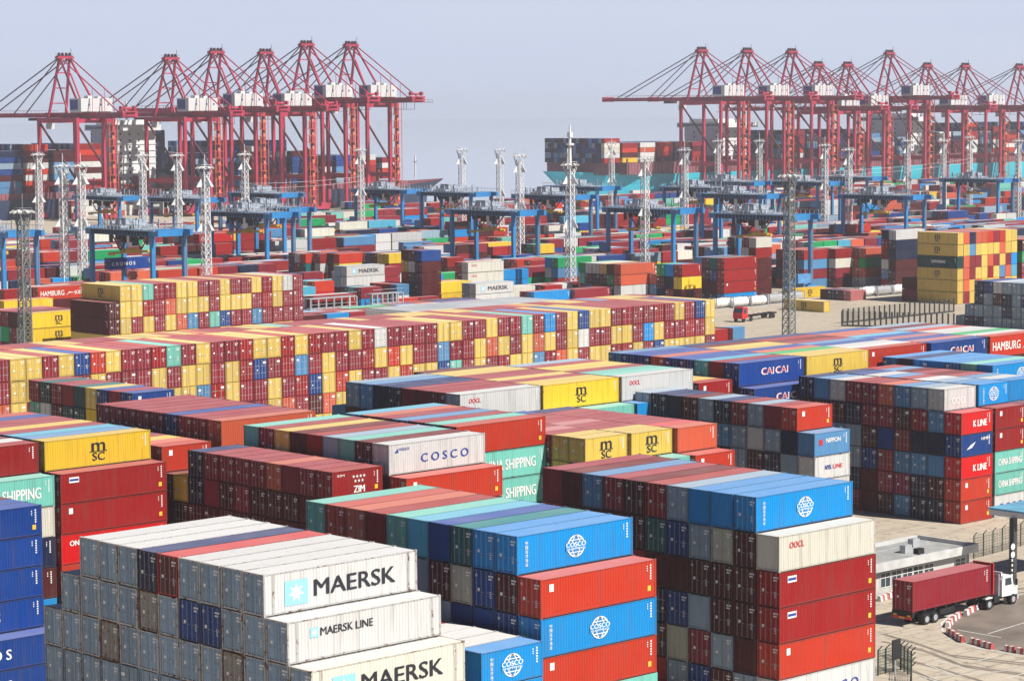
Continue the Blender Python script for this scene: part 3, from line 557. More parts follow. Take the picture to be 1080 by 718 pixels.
stack('navy over salmon stack', 1000, 223, 1022, L40, ['b', 'O', 'O'], 4)
stack('pale starred row', 945, 243, 975, L40, ['w', 'n', 'n'], 2, {0: 'starfar'})
stack('orange stack under left gantry', 31, 270, 61, L40, ['o', 'o', 'r'], 3)
stack('green pair by left gantry', 133, 250, 150, L20, ['G', 'G', 'm'], 2)
stack('dark green stack by left gantry', 106.5, 250, 130, L40, ['g', 'g', 'm'], 2)
stack('red row behind left wall', 230, 260, 262, L40, ['r', 'r'], 3)
stack('brick row behind left wall', 264, 266, 277, L20, ['M', 'r'], 3)
stack('red row past brick', 210, 247, 247, L40, ['R', 'm'], 5)
stack('green cluster by cranes', 314, 231.5, 342, L40, ['G', 'm'], 3, {0: 'ever'})
stack('green cluster past first', 343, 240, 366, L40, ['G', 'm'], 3)
stack('white starred row mid-yard', 393, 252, 418, L40, ['w', 'w'], 3, {0: 'starfar'})
# left of the shorter wall
stack('twin yellow monogram stack', 32, 330.5, 75, L40, ['y', 'y', 'r', 'm'], 6, {0: 'msc', 1: 'msc'}, hh=H)
stack('orange swoosh stack by wall', 40, 303.5, 85, L40, ['o', 'm', 'm'], 3, {0: 'ham'}, hh=H)
stack('yellow over navy stack', 4, 317.5, 48, L40, ['y', 'n', 'm'], 2, {}, hh=H)
# loose boxes on the open ground
p = at(838, 315.3, 0); block('g1', 'loose yellow box on open ground', p[0], p[1], L40, [(D, 0, 'y', 1)], logos={(0, 0): 'msc'})
p = at(868.5, 329.5, 0); block('g2', 'loose shaded mustard box', p[0]+2.5, p[1], L40, [(D, 0, 'y', 1)], orient='y', logos={(0, 0): 'msc'}, door=False)
p = at(897, 317.5, 0); block('g3', 'low pink row on open ground', p[0], p[1], L20, [(D, 0, 'fmnm', 4)])
p = at(752.5, 361, 0); block('g4', 'pair beside the wall end', p[0], p[1], L20, [(D, 0, 'rM', 2)], orient='x')
p = at(765, 359, 0); block('g5', 'steel box beside wall end', p[0], p[1], L20, [(D, 0, 's', 1)], orient='x')
p = at(116, 272.5, 12.8); block('MOS', 'navy box hung from gantry', p[0], p[1], L40, [(H, 0, 'B', 1)], logos={(0, 0): 'cos2'})
for r_ in REC[-1:]: r_['z'] = 12.8-H
# the white, red and orange row near the quay
p = at(70, 212.0, 7.77)
block('Wr', 'white and orange row by quay', p[0]+62*PITCHW, p[1], L40, [(D, 0, '', 62), (D, 0, '', 62), (D, 0, '', 62)], [('w', 6), ('W', 2), ('O', 2), ('r', 2), ('s', .5)], orient='y', door=False)
NEARN = len(REC)
# random yard beyond
occ = [(r['x']-1.5, r['x']+r['dx']+1.5, r['y']-1.5, r['y']+r['dy']+1.5) for r in REC if r['y'] > 200]
occ = np.array(occ)
MASTS = []
def free(x0, x1, y0, y1): return not np.any((occ[:, 0] < x1) & (occ[:, 1] > x0) & (occ[:, 2] < y1) & (occ[:, 3] > y0))
def inview(x, y):
    q = proj((x, y, 3.0))[0]; return -60 < q[0] < 1140
yy = 282.0; strip = 0
while yy < 728:
    ncol = 6
    rr = random.Random(int(yy*10)); X = 120.0; base = 2.2
    while X < 1500:
        if inview(X+6, yy+8):
            dd = float(proj((X, yy, 0))[0][2]); road = (int((X+40)//12.8) % 18) in (0,)
            openg = (275 < X < 420 and yy < 285)
            if not road and not openg:
                base = min(4.2, max(.8, base+rr.uniform(-1.5, 1.5)))
                lim = 1 if (yy > 520 and proj((X, yy, 0))[0][0] < 300) else 2 if yy < 330 else (3 if yy < 430 else (4 if yy < 640 else 3))
                twenty = rr.random() < .3
                for k in range(ncol):
                    y = yy+k*2.62
                    nt_ = max(0, min(lim, int(base+rr.uniform(-1.6, 1.1))))
                    for q, (xx, LL) in enumerate(((X, L20), (X+6.3, L20)) if twenty else ((X, L40),)):
                        if not free(xx, xx+LL, y, y+W_): continue
                        c0 = pick(MIXP)
                        for t in range(nt_):
                            c = c0 if rr.random() < .45 else pick(MIXP)
                            add_box(xx, y, t*2.6, LL, D, 'x', c)
            elif openg is False: pass
        X += 12.9
    strip += 1
    yy += 21.5 if strip % 3 else 29.0

# ------------------------------------------------------------------ which containers show largest (z-buffer of the three faces one sees)
ZW, ZH = 540, 359
zb = np.full((ZH, ZW), 1e9); ib = np.full((ZH, ZW), -1, int)
def raster(poly, idx):
    q = proj(poly); x = q[:, 0]*.5; y = q[:, 1]*.5; iz = 1/q[:, 2]
    x0, x1 = max(0, int(x.min())), min(ZW-1, int(x.max())+1); y0, y1 = max(0, int(y.min())), min(ZH-1, int(y.max())+1)
    if x0 > x1 or y0 > y1: return
    gx, gy = np.meshgrid(np.arange(x0, x1+1)+.5, np.arange(y0, y1+1)+.5)
    ins = None; sgn = 0
    for i in range(4):
        j = (i+1) % 4; e = (x[j]-x[i])*(gy-y[i])-(y[j]-y[i])*(gx-x[i])
        if ins is None: area = sum(x[a]*y[(a+1) % 4]-x[(a+1) % 4]*y[a] for a in range(4)); sgn = 1 if area > 0 else -1; ins = np.ones(gx.shape, bool)
        ins &= e*sgn >= 0
    if not ins.any(): return
    A = np.stack([x[:3], y[:3], np.ones(3)], 1)
    try: co = np.linalg.solve(A, iz[:3])
    except np.linalg.LinAlgError: return
    z = 1/np.maximum(co[0]*gx+co[1]*gy+co[2], 1e-6)
    sub = zb[y0:y1+1, x0:x1+1]; w = ins & (z < sub); sub[w] = z[w]; ib[y0:y1+1, x0:x1+1][w] = idx
for i, r in enumerate(REC):
    x0, y0, z0 = r['x'], r['y'], r['z']; x1, y1, z1 = x0+r['dx'], y0+r['dy'], z0+r['h']
    raster([(x0,y0,z1),(x1,y0,z1),(x1,y1,z1),(x0,y1,z1)], i); raster([(x0,y0,z0),(x1,y0,z0),(x1,y0,z1),(x0,y0,z1)], i); raster([(x0,y0,z0),(x0,y1,z0),(x0,y1,z1),(x0,y0,z1)], i)
cnt = np.bincount(ib[ib >= 0], minlength=len(REC))
order = [i for i in np.argsort(-cnt) if REC[i]['blk'] and cnt[i] > 0]
NIND = 300
ind = set(int(i) for i in order[:NIND])
print('containers', len(REC), 'visible', int((cnt > 0).sum()), 'smallest individual px', cnt[order[NIND-1]]*4)

# ------------------------------------------------------------------ individual containers
TIERW = ['top tier', 'second tier down', 'third tier down', 'fourth tier down', 'fifth tier down', 'bottom tier']
seen_labels = {}
for i in sorted(ind):
    r = REC[i]; t = template(r['L'], r['h']); blk, phrase = r['blk']
    same = [q for q in REC if q['blk'] == r['blk']]; single = len(same) == 1
    n_in = sum(1 for q in same if q['tier'] == r['tier'])
    nm = CNAME[r['c']]; ft = FEAT.get(r['logo'], '')
    if single: lab = f"{nm} container {ft}, {phrase}" if ft else f"{nm} container, {phrase}"
    elif blk == 'M10' and ft: lab = f"{nm} container with three-letter mark, {TIERW[r['tier']]}, {phrase}"
    elif ft and blk not in ('Wal', 'W2'): lab = f"{nm} container {ft}, {TIERW[r['tier']]}, {phrase}"
    elif blk in ('Wal', 'W2', 'Yr', 'Yr2', 'Wr', 'Ym'): lab = f"{nm} container, {ordn(r['col'])} from the far end, {TIERW[r['tier']]}, {phrase}"
    else: lab = f"{nm} container, {ordn(r['col'])} from sunlit side, {TIERW[r['tier']]}, {phrase}"
    lab = lab.replace('  ', ' ')
    if lab in seen_labels: lab = lab.replace(' container', f" box container, {ordn(r['col'])} column", 1)
    seen_labels[lab] = 1
    rz = (0 if r['door'] else math.pi)+(0 if r['o'] == 'x' else math.pi/2)
    root = thing('shipping_container', (r['x']+r['dx']/2, r['y']+r['dy']/2, r['z']), lab, 'container', 'containers stacked in the yard', rz)
    v = RNG.uniform(.86, 1.1); c = tuple(min(1, x*v) for x in PALC[r['c']])
    if r['logo']:
        b = MB(); b.v = list(t['body'].v); b.f = list(t['body'].f); b.m = list(t['body'].m)
        logo(b, r['logo'], r['L'], r['h']); me = b.mesh('body', INKS)
    else:
        if t['bodymesh'] is None: t['bodymesh'] = t['body'].mesh('body', INKS)
        me = t['bodymesh']
    col = (*c, r['wear'])
    o = bpy.data.objects.new('body', me); o.color = col; COL.objects.link(o); o.parent = root
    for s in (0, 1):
        if blk == 'A': col = (*[x*q_ for x, q_ in zip((.235, .345, .46), [RNG.uniform(.85, 1.15)]*3)], .28) if r['c'] in 'wW' else ((.10, .008, .012, .3) if r['c'] == 'R' else col)  # white boxes: blue sky shade on the doors is put into their colour
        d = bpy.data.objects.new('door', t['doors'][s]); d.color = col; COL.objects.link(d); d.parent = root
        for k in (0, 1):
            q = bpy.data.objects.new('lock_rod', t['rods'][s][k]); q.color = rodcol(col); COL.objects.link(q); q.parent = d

# ------------------------------------------------------------------ all smaller or hidden containers: one mesh
def low_tpl(detail):
    b = MB(); hl, hw = .5, .5
    # unit box, z 0..1, scaled later; faces: -y,+y,-x,+x,top
    return b
SV, SF, SC, SU, SM = [], [], [], [], []
def stuff_box(r, vis):
    L, h = r['L'], r['h']; hl = L/2; hw = W_/2
    v = RNG.uniform(.82, 1.12); c = tuple(min(1, x*v) for x in PALC[r['c']])+(r['wear'],)
    th = (0 if r['door'] else math.pi)+(0 if r['o'] == 'x' else math.pi/2); ct, st = math.cos(th), math.sin(th)
    cx, cy = r['x']+r['dx']/2, r['y']+r['dy']/2; z0 = r['z']
    def q(pts, uvs, m=0, col=c):
        o = len(SV)
        for x, y, z in pts: SV.append((cx+x*ct-y*st, cy+x*st+y*ct, z0+z))
        SF.append((o, o+1, o+2, o+3)); SC.append(col); SU.extend(uvs); SM.append(m)
    g = .05; a, b_ = hl, hw; t = h-g
    q([(-a,-b_,g),(a,-b_,g),(a,-b_,t),(-a,-b_,t)], [(0,0),(L,0),(L,h),(0,h)])
    q([(a,b_,g),(-a,b_,g),(-a,b_,t),(a,b_,t)], [(0,0),(L,0),(L,h),(0,h)])
    q([(a,-b_,g),(a,b_,g),(a,b_,t),(a,-b_,t)], [(0,0),(W_,0),(W_,h),(0,h)])
    q([(-a,-b_,t),(a,-b_,t),(a,b_,t),(-a,b_,t)], [(0,0),(L,0),(L,W_),(0,W_)])
    q([(-a,b_,g),(-a,-b_,g),(-a,-b_,t),(-a,b_,t)], [(0,0),(.01,0),(.01,h),(0,h)])
    if vis and r['door']:
        rv = r.get('rv', .5)
        rc = rodcol(c)
        for y in ((-.80, -.28, .28, .80) if rv < .7 else ((-.85, -.4, .4, .85) if rv < .85 else (-.5, .5))):
            for (dx, w) in ((.03, .038),):
                q([(-a-dx, y+w, .15), (-a-dx, y-w, .15), (-a-dx, y-w, h-.12), (-a-dx, y+w, h-.12)], [(0,0)]*4, 0, rc)
        for zz in (h*.30, h*.64):
            for (ya, yb) in ((-1.0, -.1), (.1, 1.0)): q([(-a-.02, yb, zz), (-a-.02, ya, zz), (-a-.02, ya, zz+.07), (-a-.02, yb, zz+.07)], [(0,0)]*4, 0, rc)
        q([(-a-.01, .03, .12), (-a-.01, -.03, .12), (-a-.01, -.03, h-.1), (-a-.01, .03, h-.1)], [(0,0)]*4, 2)
        for s in (-1, 1):
            y = s*1.06; q([(-a-.01, y+.035, .1), (-a-.01, y-.035, .1), (-a-.01, y-.035, h-.1), (-a-.01, y+.035, h-.1)], [(0,0)]*4, 2)
        for (ya, yb, za, zb_) in [((-1.0, -.55, h-.52, h-.40), (-.95, -.6, h-.74, h-.64)), ((.5, 1.0, h-.52, h-.40), (.55, .95, h-.74, h-.64), (-.9, -.66, h*.38, h*.44)), ((-.95, -.45, h-.72, h-.42), (.45, .65, h*.42, h*.42+.2)), ((.5, .95, h-.8, h-.55),)][int(rv*40) % 4]:
            q([(-a-.035, yb, za), (-a-.035, ya, za), (-a-.035, ya, zb_), (-a-.035, yb, zb_)], [(0,0)]*4, 3)
for i, r in enumerate(REC):
    if i in ind: continue
    stuff_box(r, cnt[i] > 4)
# ------------------------------------------------------------------ boxes on the ships go into the same mesh
SHIPBAYS = []
def ship_bay(x, y0, n, z, tiers, pal, seed):
    rr = random.Random(seed)
    for k in range(n):
        for t in range(tiers-(1 if rr.random() < .12 else 0)):
            c = pick(pal if k == 0 else P_DK)
            r = dict(x=x, y=y0+k*2.5, z=z+t*2.75, L=L40, h=2.72, o='x', c=c, door=False, wear=.2, dx=L40, dy=W_); stuff_box(r, False)
P_DK = [('n', 6), ('b', 4), ('e', 4), ('m', 3), ('s', 2)]; P_RD = [('r', 5), ('o', 3), ('w', 4), ('m', 3), ('M', 2)]; P_WH = [('w', 7), ('W', 2), ('r', 1)]; P_WR = [('w', 3), ('O', 3), ('r', 1)]; P_YL = [('y', 4), ('o', 3), ('r', 2), ('m', 1)]
SHIP1Y, SHIP2Y = QY+8, QY+8
seed = 1
def bays(x0, x1, y0, n, z, tl):
    global seed
    x = x0; i = 0
    while x+13 < x1:
        tiers, pal = tl[i % len(tl)]; ship_bay(x, y0, n, z, tiers, pal, seed); seed += 1; x += 14.4; i += 1
bays(455, 582, SHIP1Y+2, 17, 11.5, [(8, P_DK), (9, P_WH), (8, P_WH), (8, P_DK), (7, P_DK), (8, P_RD), (7, P_DK), (8, P_RD)])
bays(622, 742, SHIP1Y+2, 17, 11.5, [(6, P_DK), (8, P_DK), (7, P_RD), (8, P_DK), (6, P_DK), (5, P_RD), (5, P_DK), (5, P_RD), (5, P_WH)])
bays(746, 770, SHIP1Y+10, 11, 12.5, [(4, P_RD), (3, P_DK)])
bays(901, 1000, SHIP2Y+2, 19, 17.4, [(5, P_WH), (4, P_YL), (4, P_WR), (4, P_RD), (4, P_DK), (4, P_RD)])
bays(1046, 1180, SHIP2Y+2, 19, 17.4, [(4, P_DK), (6, P_RD), (5, P_DK), (4, P_RD)])
bays(1205, 1330, SHIP2Y+2, 19, 17.4, [(5, P_RD), (5, P_DK), (7, P_RD), (5, P_DK), (6, P_RD)])
me = bpy.data.meshes.new('container_stacks')
me.vertices.add(len(SV)); me.vertices.foreach_set('co', np.array(SV, np.float32).ravel())
nl = 4*len(SF); me.loops.add(nl); me.loops.foreach_set('vertex_index', np.array(SF, np.int32).ravel())
me.polygons.add(len(SF)); me.polygons.foreach_set('loop_start', np.arange(0, nl, 4, dtype=np.int32)); me.polygons.foreach_set('loop_total', np.full(len(SF), 4, np.int32))
me.polygons.foreach_set('material_index', np.array(SM, np.int32))
uvl = me.uv_layers.new(name='UVMap'); uvl.data.foreach_set('uv', np.array(SU, np.float32).ravel())
ca = me.attributes.new('paint', 'FLOAT_COLOR', 'CORNER'); ca.data.foreach_set('color', np.repeat(np.array(SC, np.float32), 4, axis=0).ravel())
for m in (PAINT_FAR, RODM, GASKET, INK_W): me.materials.append(m)
me.update(calc_edges=True); me.validate()
so_ = bpy.data.objects.new('container_stacks', me); COL.objects.link(so_); so_['kind'] = 'stuff'
so_['label'] = 'countless small far containers stacked across the yard and ships'

# ------------------------------------------------------------------ ship-to-shore cranes
def sts(zg, za, first_loc, label):
    """local: u=+y to the water, x along the quay; zg girder height, za apex height"""
    root = thing('quay_crane', first_loc, label, 'quay crane', 'red quay cranes')
    hw = 9.5; ws, ls = 0.0, -30.0; P = root
    for y in (ws, ls):
        for x in (-hw, hw):
            b = MB(); b.add([(x-.75,y-.7,4.2),(x+.75,y-.7,4.2),(x+.75,y+.7,4.2),(x-.75,y+.7,4.2),(x-.75,y-.7,zg+1),(x+.75,y-.7,zg+1),(x+.75,y+.7,zg+1),(x-.75,y+.7,zg+1)], [(0,3,2,1),(4,5,6,7),(0,1,5,4),(1,2,6,5),(2,3,7,6),(3,0,4,7)]); b.build('leg', CRANE, P)
            b = MB(); b.box(x-3.6, x+3.6, y-.7, y+.7, .9, 2.4); b.box(x-1.6, x+1.6, y-.6, y+.6, 2.4, 4.2)
            bo = b.build('bogie', CRANE, P)
            w = MB()
            for k in range(6): w.cyl((x-3.1+k*1.24, y-.35, .5), (x-3.1+k*1.24, y+.35, .5), .5, 10)
            w.build('wheels', DARK, bo)
    for y in (ws, ls): MB().box(-hw+.75, hw-.75, y-.55, y+.55, zg-1.4, zg+.5).build('cross_beam', CRANE, P)
    for x in (-hw, hw):
        MB().box(x-.6, x+.6, ls+.8, ws-.8, 15.2, 17.2).build('portal_beam', CRANE, P)
        MB().box(x-.55, x+.55, ls+.8, ws-.8, zg-1.0, zg+.9).build('top_beam', CRANE, P)
        MB().bar((x, ws-.8, zg-1.5), (x, ls+.6, 17.4), .75).build('diagonal_brace', CRANE_DK, P)
    # twin girders and boom
    g = MB()
    for x in (-3.2, 3.2): g.box(x-.75, x+.75, -57, 4, zg+.95, zg+3.2)
    for y in range(-57, 5, 6): g.box(-2.45, 2.45, y-.3, y+.3, zg+1.4, zg+2.2)
    g.build('girder', CRANE, P)
    g = MB()
    for x in (-3.2, 3.2): g.box(x-.65, x+.65, 4.2, 66, zg+1.1, zg+3.0)
    for y in range(8, 67, 6): g.box(-2.55, 2.55, y-.25, y+.25, zg+1.6, zg+2.3)
    for y in range(6, 66, 3):
        for x in (-4.2, 4.2): g.box(x-.04, x+.04, y-.04, y+.04, zg+1.2, zg+4.2)
    for x in (-4.2, 4.2): g.box(x-.04, x+.04, 6, 64, zg+4.15, zg+4.25); g.box(x-.3, x+.3, 5, 65.5, zg+1.05, zg+1.2)
    g.box(-4.3, 4.3, 66, 67.2, zg+.8, zg+3.6)
    g.build('boom', CRANE, P)
    ua = -7.0
    m = MB()
    for s in (-1, 1):
        m.bar((s*4.6, ws, zg+.6), (s*2.6, ua, za), .95)                 # front legs of the A-frame
        m.bar((s*2.6, ua, za), (s*4.6, ls+3, zg+2.8), .75)               # back braces
        m.bar((s*4.0, ua+1.5, za-7), (s*4.6, ls+14, zg+2.8), .55)
    for f in (.25, .5, .75): m.bar((-(4.6-2*f), ws+f*ua, zg+.6+f*(za-zg-.6)), ((4.6-2*f), ws+f*ua, zg+.6+f*(za-zg-.6)), .5)
    m.box(-4.2, 4.2, ua-1.4, ua+1.4, za-.5, za+.5)
    m.build('apex_frame', CRANE, P)
    h = MB()
    for x in (-2.8, -1, 1, 2.8): h.cyl((x-.25, ua, za+1.3), (x+.25, ua, za+1.3), .9, 12)
    h.box(-3.8, 3.8, ua-.9, ua+.9, za+.5, za+.9); h.cyl((3.5, ua, za+.5), (3.5, ua, za+4), .12, 6)
    for x in (-4.1, 4.1): h.box(x-.05, x+.05, ua-1.4, ua+1.4, za+1.4, za+1.5)
    h.build('sheaves', CRANE_DK, P)
    for s in (-1, 1):
        MB().bar((s*2.6, ua+.6, za-.2), (s*3.2, 30, zg+3.1), .38).build('forestay', CRANE_DK, P)
        MB().bar((s*2.6, ua+.6, za), (s*3.2, 56, zg+3.0), .42).build('forestay', CRANE_DK, P)
        MB().bar((s*2.6, ua-.6, za), (s*3.2, -53, zg+3.2), .42).build('backstay', CRANE, P)
    f = MB()
    for x in (-3.2, 3.2):
        for y, zz in ((-33, 12.5), (-40, 7.2)): f.box(x-.08, x+.08, y-.08, y+.08, zg+3.2, zg+3.2+zz*.9)
    f.build('stay_post', CRANE, P)
    mh = MB(); mh.box(-8.2, 8.2, -31.5, -22.5, zg+3.6, zg+9.4)
    for x in (-7.5, 0, 7.5): mh.box(x-.4, x+.4, -31, -23, zg+3.2, zg+3.6)
    mh.box(-3.5, -1, -30, -27, zg+9.4, zg+10.6); mh.box(3, 5, -28, -25, zg+9.4, zg+10.2)
    mho = mh.build('machinery_house', CRANE_WHITE, P)
    MB().box(-8.28, -8.21, -29.0, -23.0, zg+4.4, zg+8.8).build('sign_panel', SIGNBLUE, mho)
    sg = MB()
    for x in (-4, 2, 6): sg.box(x-.4, x+.4, -31.58, -31.51, zg+6.2, zg+7)
    sg.build('vent', SIGNBLUE, mho)
    t = MB(); t.box(-4.3, 4.3, -57, -53, zg+3.2, zg+3.7)
    for x in (-3.4, 3.4): t.box(x-.5, x+.5, -56, -54.2, zg+4, zg+5.8)
    t.cyl((-2, -55, zg+4.8), (2, -55, zg+4.8), .5, 10)
    for x in (-4.2, 4.2): t.box(x-.05, x+.05, -57, -53, zg+5.0, zg+5.1)
    t.build('rear_platform', CRANE, P)
    w = MB()
    for x in (-4.6, 4.6):
        w.box(x-.5, x+.5, -62, 3, zg+.7, zg+.9)
        for y in range(-62, 4, 3): w.box(x-.04, x+.04, y-.04, y+.04, zg+.9, zg+2.0)
        w.box(x-.04, x+.04, -62, 3, zg+1.95, zg+2.05)
    w.box(-4.0, 4.0, -62, -57.1, zg+.7, zg+.9); w.box(-3.6, 3.6, -50, -44, zg-2.6, zg-2.4)
    for x in (-3.5, 3.5):
        for y in (-50, -44): w.box(x-.08, x+.08, y-.08, y+.08, zg-2.5, zg+.9)
    w.build('walkway', CRANE_DK, P)
    c = MB(); c.box(-2.3, 2.3, 14, 20, zg-.4, zg+.9); c.build('trolley', CRANE_DK, P)
    c = MB(); c.box(2.6, 5.2, 10, 13.2, zg-4.2, zg-1.2); c.bar((3.9, 11.6, zg-1.2), (3.9, 11.6, zg+1), .4); cb = c.build('operator_cab', CRANE_WHITE, P)
    MB().box(2.7, 5.1, 13.21, 13.26, zg-3.6, zg-1.6).build('window', GLASS, cb)
    st = MB(); n = int((zg-4)/3.2); x0, x1 = -hw-.4, -hw+.4
    sx = hw-3.6
    for i in range(n):
        z = 4+i*3.2; a, e = (ls-1.2, ls-4.0) if i % 2 else (ls-4.0, ls-1.2)
        st.bar((sx+1.0, a, z), (sx-1.2 if i % 2 else sx+2.4, e, z+3.2), 1.0, .35); st.box(sx-1.6, sx+2.8, ls-4.4, ls-.9, z+3.1, z+3.25)
    for (x, y) in ((sx-1.6, ls-4.4), (sx+2.8, ls-4.4), (sx-1.6, ls-.9), (sx+2.8, ls-.9)): st.box(x-.12, x+.12, y-.12, y+.12, .2, zg+1)
    st.build('stair_tower', STAIR, P)
    ele = MB(); ele.box(hw-6.9, hw-5.4, ls-2.6, ls-1.0, .2, zg+.9); ele.build('lift_shaft', CRANE, P)
    return root
UA = -7.0
cr = [(68, 63, 43.0, 72), (180, 66, 43.5, 71.5), (228, 56, 46.5, 75.5), (280, 57, 46.5, 75), (323, 46, 50.5, 80), (370, 46, 50.5, 80),
      (740, 55, 50.5, 79), (788, 56, 50.5, 79), (835, 56, 50.5, 79.5), (863, 67, 46.5, 73), (894, 67, 46.5, 73), (938, 57, 50.5, 80), (978, 70, 46.0, 72.5), (1018, 71, 46.0, 72.5), (1075, 71, 46.0, 72.5)]
proto = {}
for i, (x, y, zg, za) in enumerate(cr):
    ap = at_plane_y(x, y, QY-4+UA); loc = (ap[0], QY-4, 0)
    key = 'big' if za > 77 else ('mid' if za > 74 else 'small')
    grp = 'ship with navy hull' if i < 6 else 'ship with turquoise hull'
    k = i if i < 6 else i-6
    lab = f"red quay crane over the {grp}, {ordn(k)} from {'its stern' if i < 6 else 'its bow'}"
    if key not in proto: proto[key] = sts({'big': 50.5, 'mid': 46.5, 'small': 44.5}[key], {'big': 79.5, 'mid': 75.3, 'small': 72.2}[key], loc, lab)
    else: dup(proto[key], loc, lab)

# ------------------------------------------------------------------ container ships
HULL_N = mat('hull_navy', (.018, .035, .085), .45, 0, .2, .05); HULL_T = mat('hull_turquoise', (.03, .46, .58), .45, 0, .15, .05); HULL_R = mat('hull_boot_red', (.25, .03, .03), .6); DECKR = mat('deck_red', (.22, .05, .06), .7)
SHIPW = mat('superstructure_white', (.74, .75, .74), .5, 0, .1, .1); LASH = mat('lashing_bridge', (.28, .10, .12), .6)
def hull(x0, x1, y0, beam, zd, bow_at, flare, mats):
    """lofted hull; bow at the bow_at end (+1 or -1)"""
    n = 40; secs = []
    for i in range(n+1):
        u = i/n; x = x0+(x1-x0)*u; d = (1-u) if bow_at > 0 else u     # distance from the bow, 0..1
        s = min(1, (d/.16)) if d < .16 else 1; s = math.sin(s*math.pi/2)
        e = (1-d); st = 1 if e > .06 else .82+.18*e/.06
        rise = 2.6*max(0, 1-d/.13)**1.5
        top = (x+bow_at*flare*max(0, 1-d/.05), beam/2*max(.06, s**.75)*st, zd+rise)
        mid = (x-bow_at*flare*.2*max(0, 1-d/.05), beam/2*max(.02, s)*st, 5.0)
        bot = (x-bow_at*flare*.35*max(0, 1-d/.05), beam/2*max(.015, s**1.1)*st*.98, -3.6)
        secs.append((top, mid, bot))
    b = MB(); yc = y0+beam/2; vs = []
    for top, mid, bot in secs:
        for (x, hb, z) in (top, mid, bot): vs.append((x, yc-hb, z))
        for (x, hb, z) in (bot, mid, top): vs.append((x, yc+hb, z))
    fs = []; fm = []
    for i in range(n):
        a = i*6; c = a+6
        for k, m in ((0, 0), (1, 0), (3, 0), (4, 0)):
            fs.append((a+k, a+k+1, c+k+1, c+k)); fm.append(m)
        fs.append((a+5, a, c, c+5)); fm.append(1)
        fs.append((a+2, a+3, c+3, c+2)); fm.append(0)
    fs.append((0, 5, 4, 3, 2, 1)); fm.append(0); fs.append(tuple(6*n+k for k in range(6))); fm.append(0)
    b.v = vs; b.f = fs; b.m = fm; return b
def ship(x0, x1, y0, beam, zd, bow_at, flare, hm, sup, label, hc=2.9):
    root = thing('container_ship', ((x0+x1)/2, y0+beam/2, -3.2), label, 'ship')
    inv = Vector(root.location)
    def part(b, name, mats, par=None):
        b.v = [(x-inv.x, y-inv.y, z-inv.z) for x, y, z in b.v]; return b.build(name, mats, par or root)
    part(hull(x0, x1, y0, beam, zd, bow_at, flare, None), 'hull', [hm, DECKR])
    r = MB(); yc = y0+beam/2
    for x in np.arange(x0+20, x1-40, 14.4):
        r.box(x-1.9, x-1.3, y0+1.2, y0+beam-1.2, zd, zd+9); r.box(x-2.2, x-1.0, y0+.9, y0+beam-.9, zd+5.5, zd+5.8)
    part(r, 'lashing_bridge', LASH)
    r = MB(); a_, b_ = (x0+14, x1-34) if bow_at > 0 else (x0+34, x1-14); r.box(a_, b_, y0+1.6, y0+beam-1.6, zd+.02, zd+hc)
    for x in np.arange(a_, b_, 2.4): r.box(x, x+.3, y0+1.3, y0+1.6, zd+.02, zd+hc-.2)
    part(r, 'hatch_coaming', LASH)
    for (sx, sw, zt, sb, fun) in sup:
        b = MB(); ym0, ym1 = yc-sb*.36, yc+sb*.36
        b.box(sx, sx+sw, ym0, ym1, zd, zt-4); b.box(sx-.5, sx+sw+.5, yc-sb/2, yc+sb/2, zt-4, zt-1.2); b.box(sx+1, sx+sw-1, ym0+3, ym1-3, zt-1.2, zt+1)
        for lv in np.arange(zd+3, zt-4, 3.0): b.box(sx-.35, sx+sw+.35, ym0-.35, ym1+.35, lv-.1, lv+.1)
        b.bar((sx+sw*.6, yc, zt+1), (sx+sw*.6, yc, zt+10), .6); b.box(sx+sw*.6-.3, sx+sw*.6+.3, yc-3, yc+3, zt+5, zt+5.4); b.box(sx+sw*.6-.3, sx+sw*.6+.3, yc-2, yc+2, zt+7.5, zt+7.9)
        bo = part(b, 'superstructure', SHIPW)
        w = MB(); w.box(sx-.62, sx-.51, yc-sb/2+1, yc+sb/2-1, zt-3.2, zt-2.0)
        part(w, 'bridge_window', GLASS, bo)
        w = MB()
        for lv in np.arange(zd+4.2, zt-5, 3.0):
            for q in np.arange(ym0+2.5, ym1-1, 9.0): w.box(sx-.06, sx-.01, q, q+1.1, lv, lv+1.1)
            for q in np.arange(sx+1.5, sx+sw-1, 5.2): w.box(q, q+1.0, ym0-.06, ym0-.01, lv, lv+1.1)
        part(w, 'cabin_window', GLASS, bo)
        if fun:
            f = MB(); f.box(sx+sw+2, sx+sw+9, yc-6, yc+6, zd, zt-4); f.box(sx+sw+3, sx+sw+8, yc-4, yc+4, zt-4, zt)
            part(f, 'funnel', hm)
        l = MB(); l.cyl((sx+2, ym0-2.2, zd+4.2), (sx+8, ym0-2.2, zd+4.2), 1.3, 10); part(l, 'lifeboat', STAIR)
    m = MB(); bx = x1-10 if bow_at > 0 else x0+10
    m.bar((bx, yc, zd+3), (bx, yc, zd+15), .5); m.bar((bx, yc-2, zd+12), (bx, yc+2, zd+12), .3); part(m, 'foremast', SHIPW)
    return root
ship(430, 790, SHIP1Y, 46, 8.6, 1, 9, HULL_N, [(584, 22, 43, 30, True)], 'navy-hulled container ship moored under the first six quay cranes')
ship(886, 1345, SHIP2Y, 52, 10.6, -1, 8, HULL_T, [(1008, 26, 40, 40, False), (1184, 16, 42, 48, True)], 'turquoise-hulled container ship with pale bridge moored past the mast', 6.6)

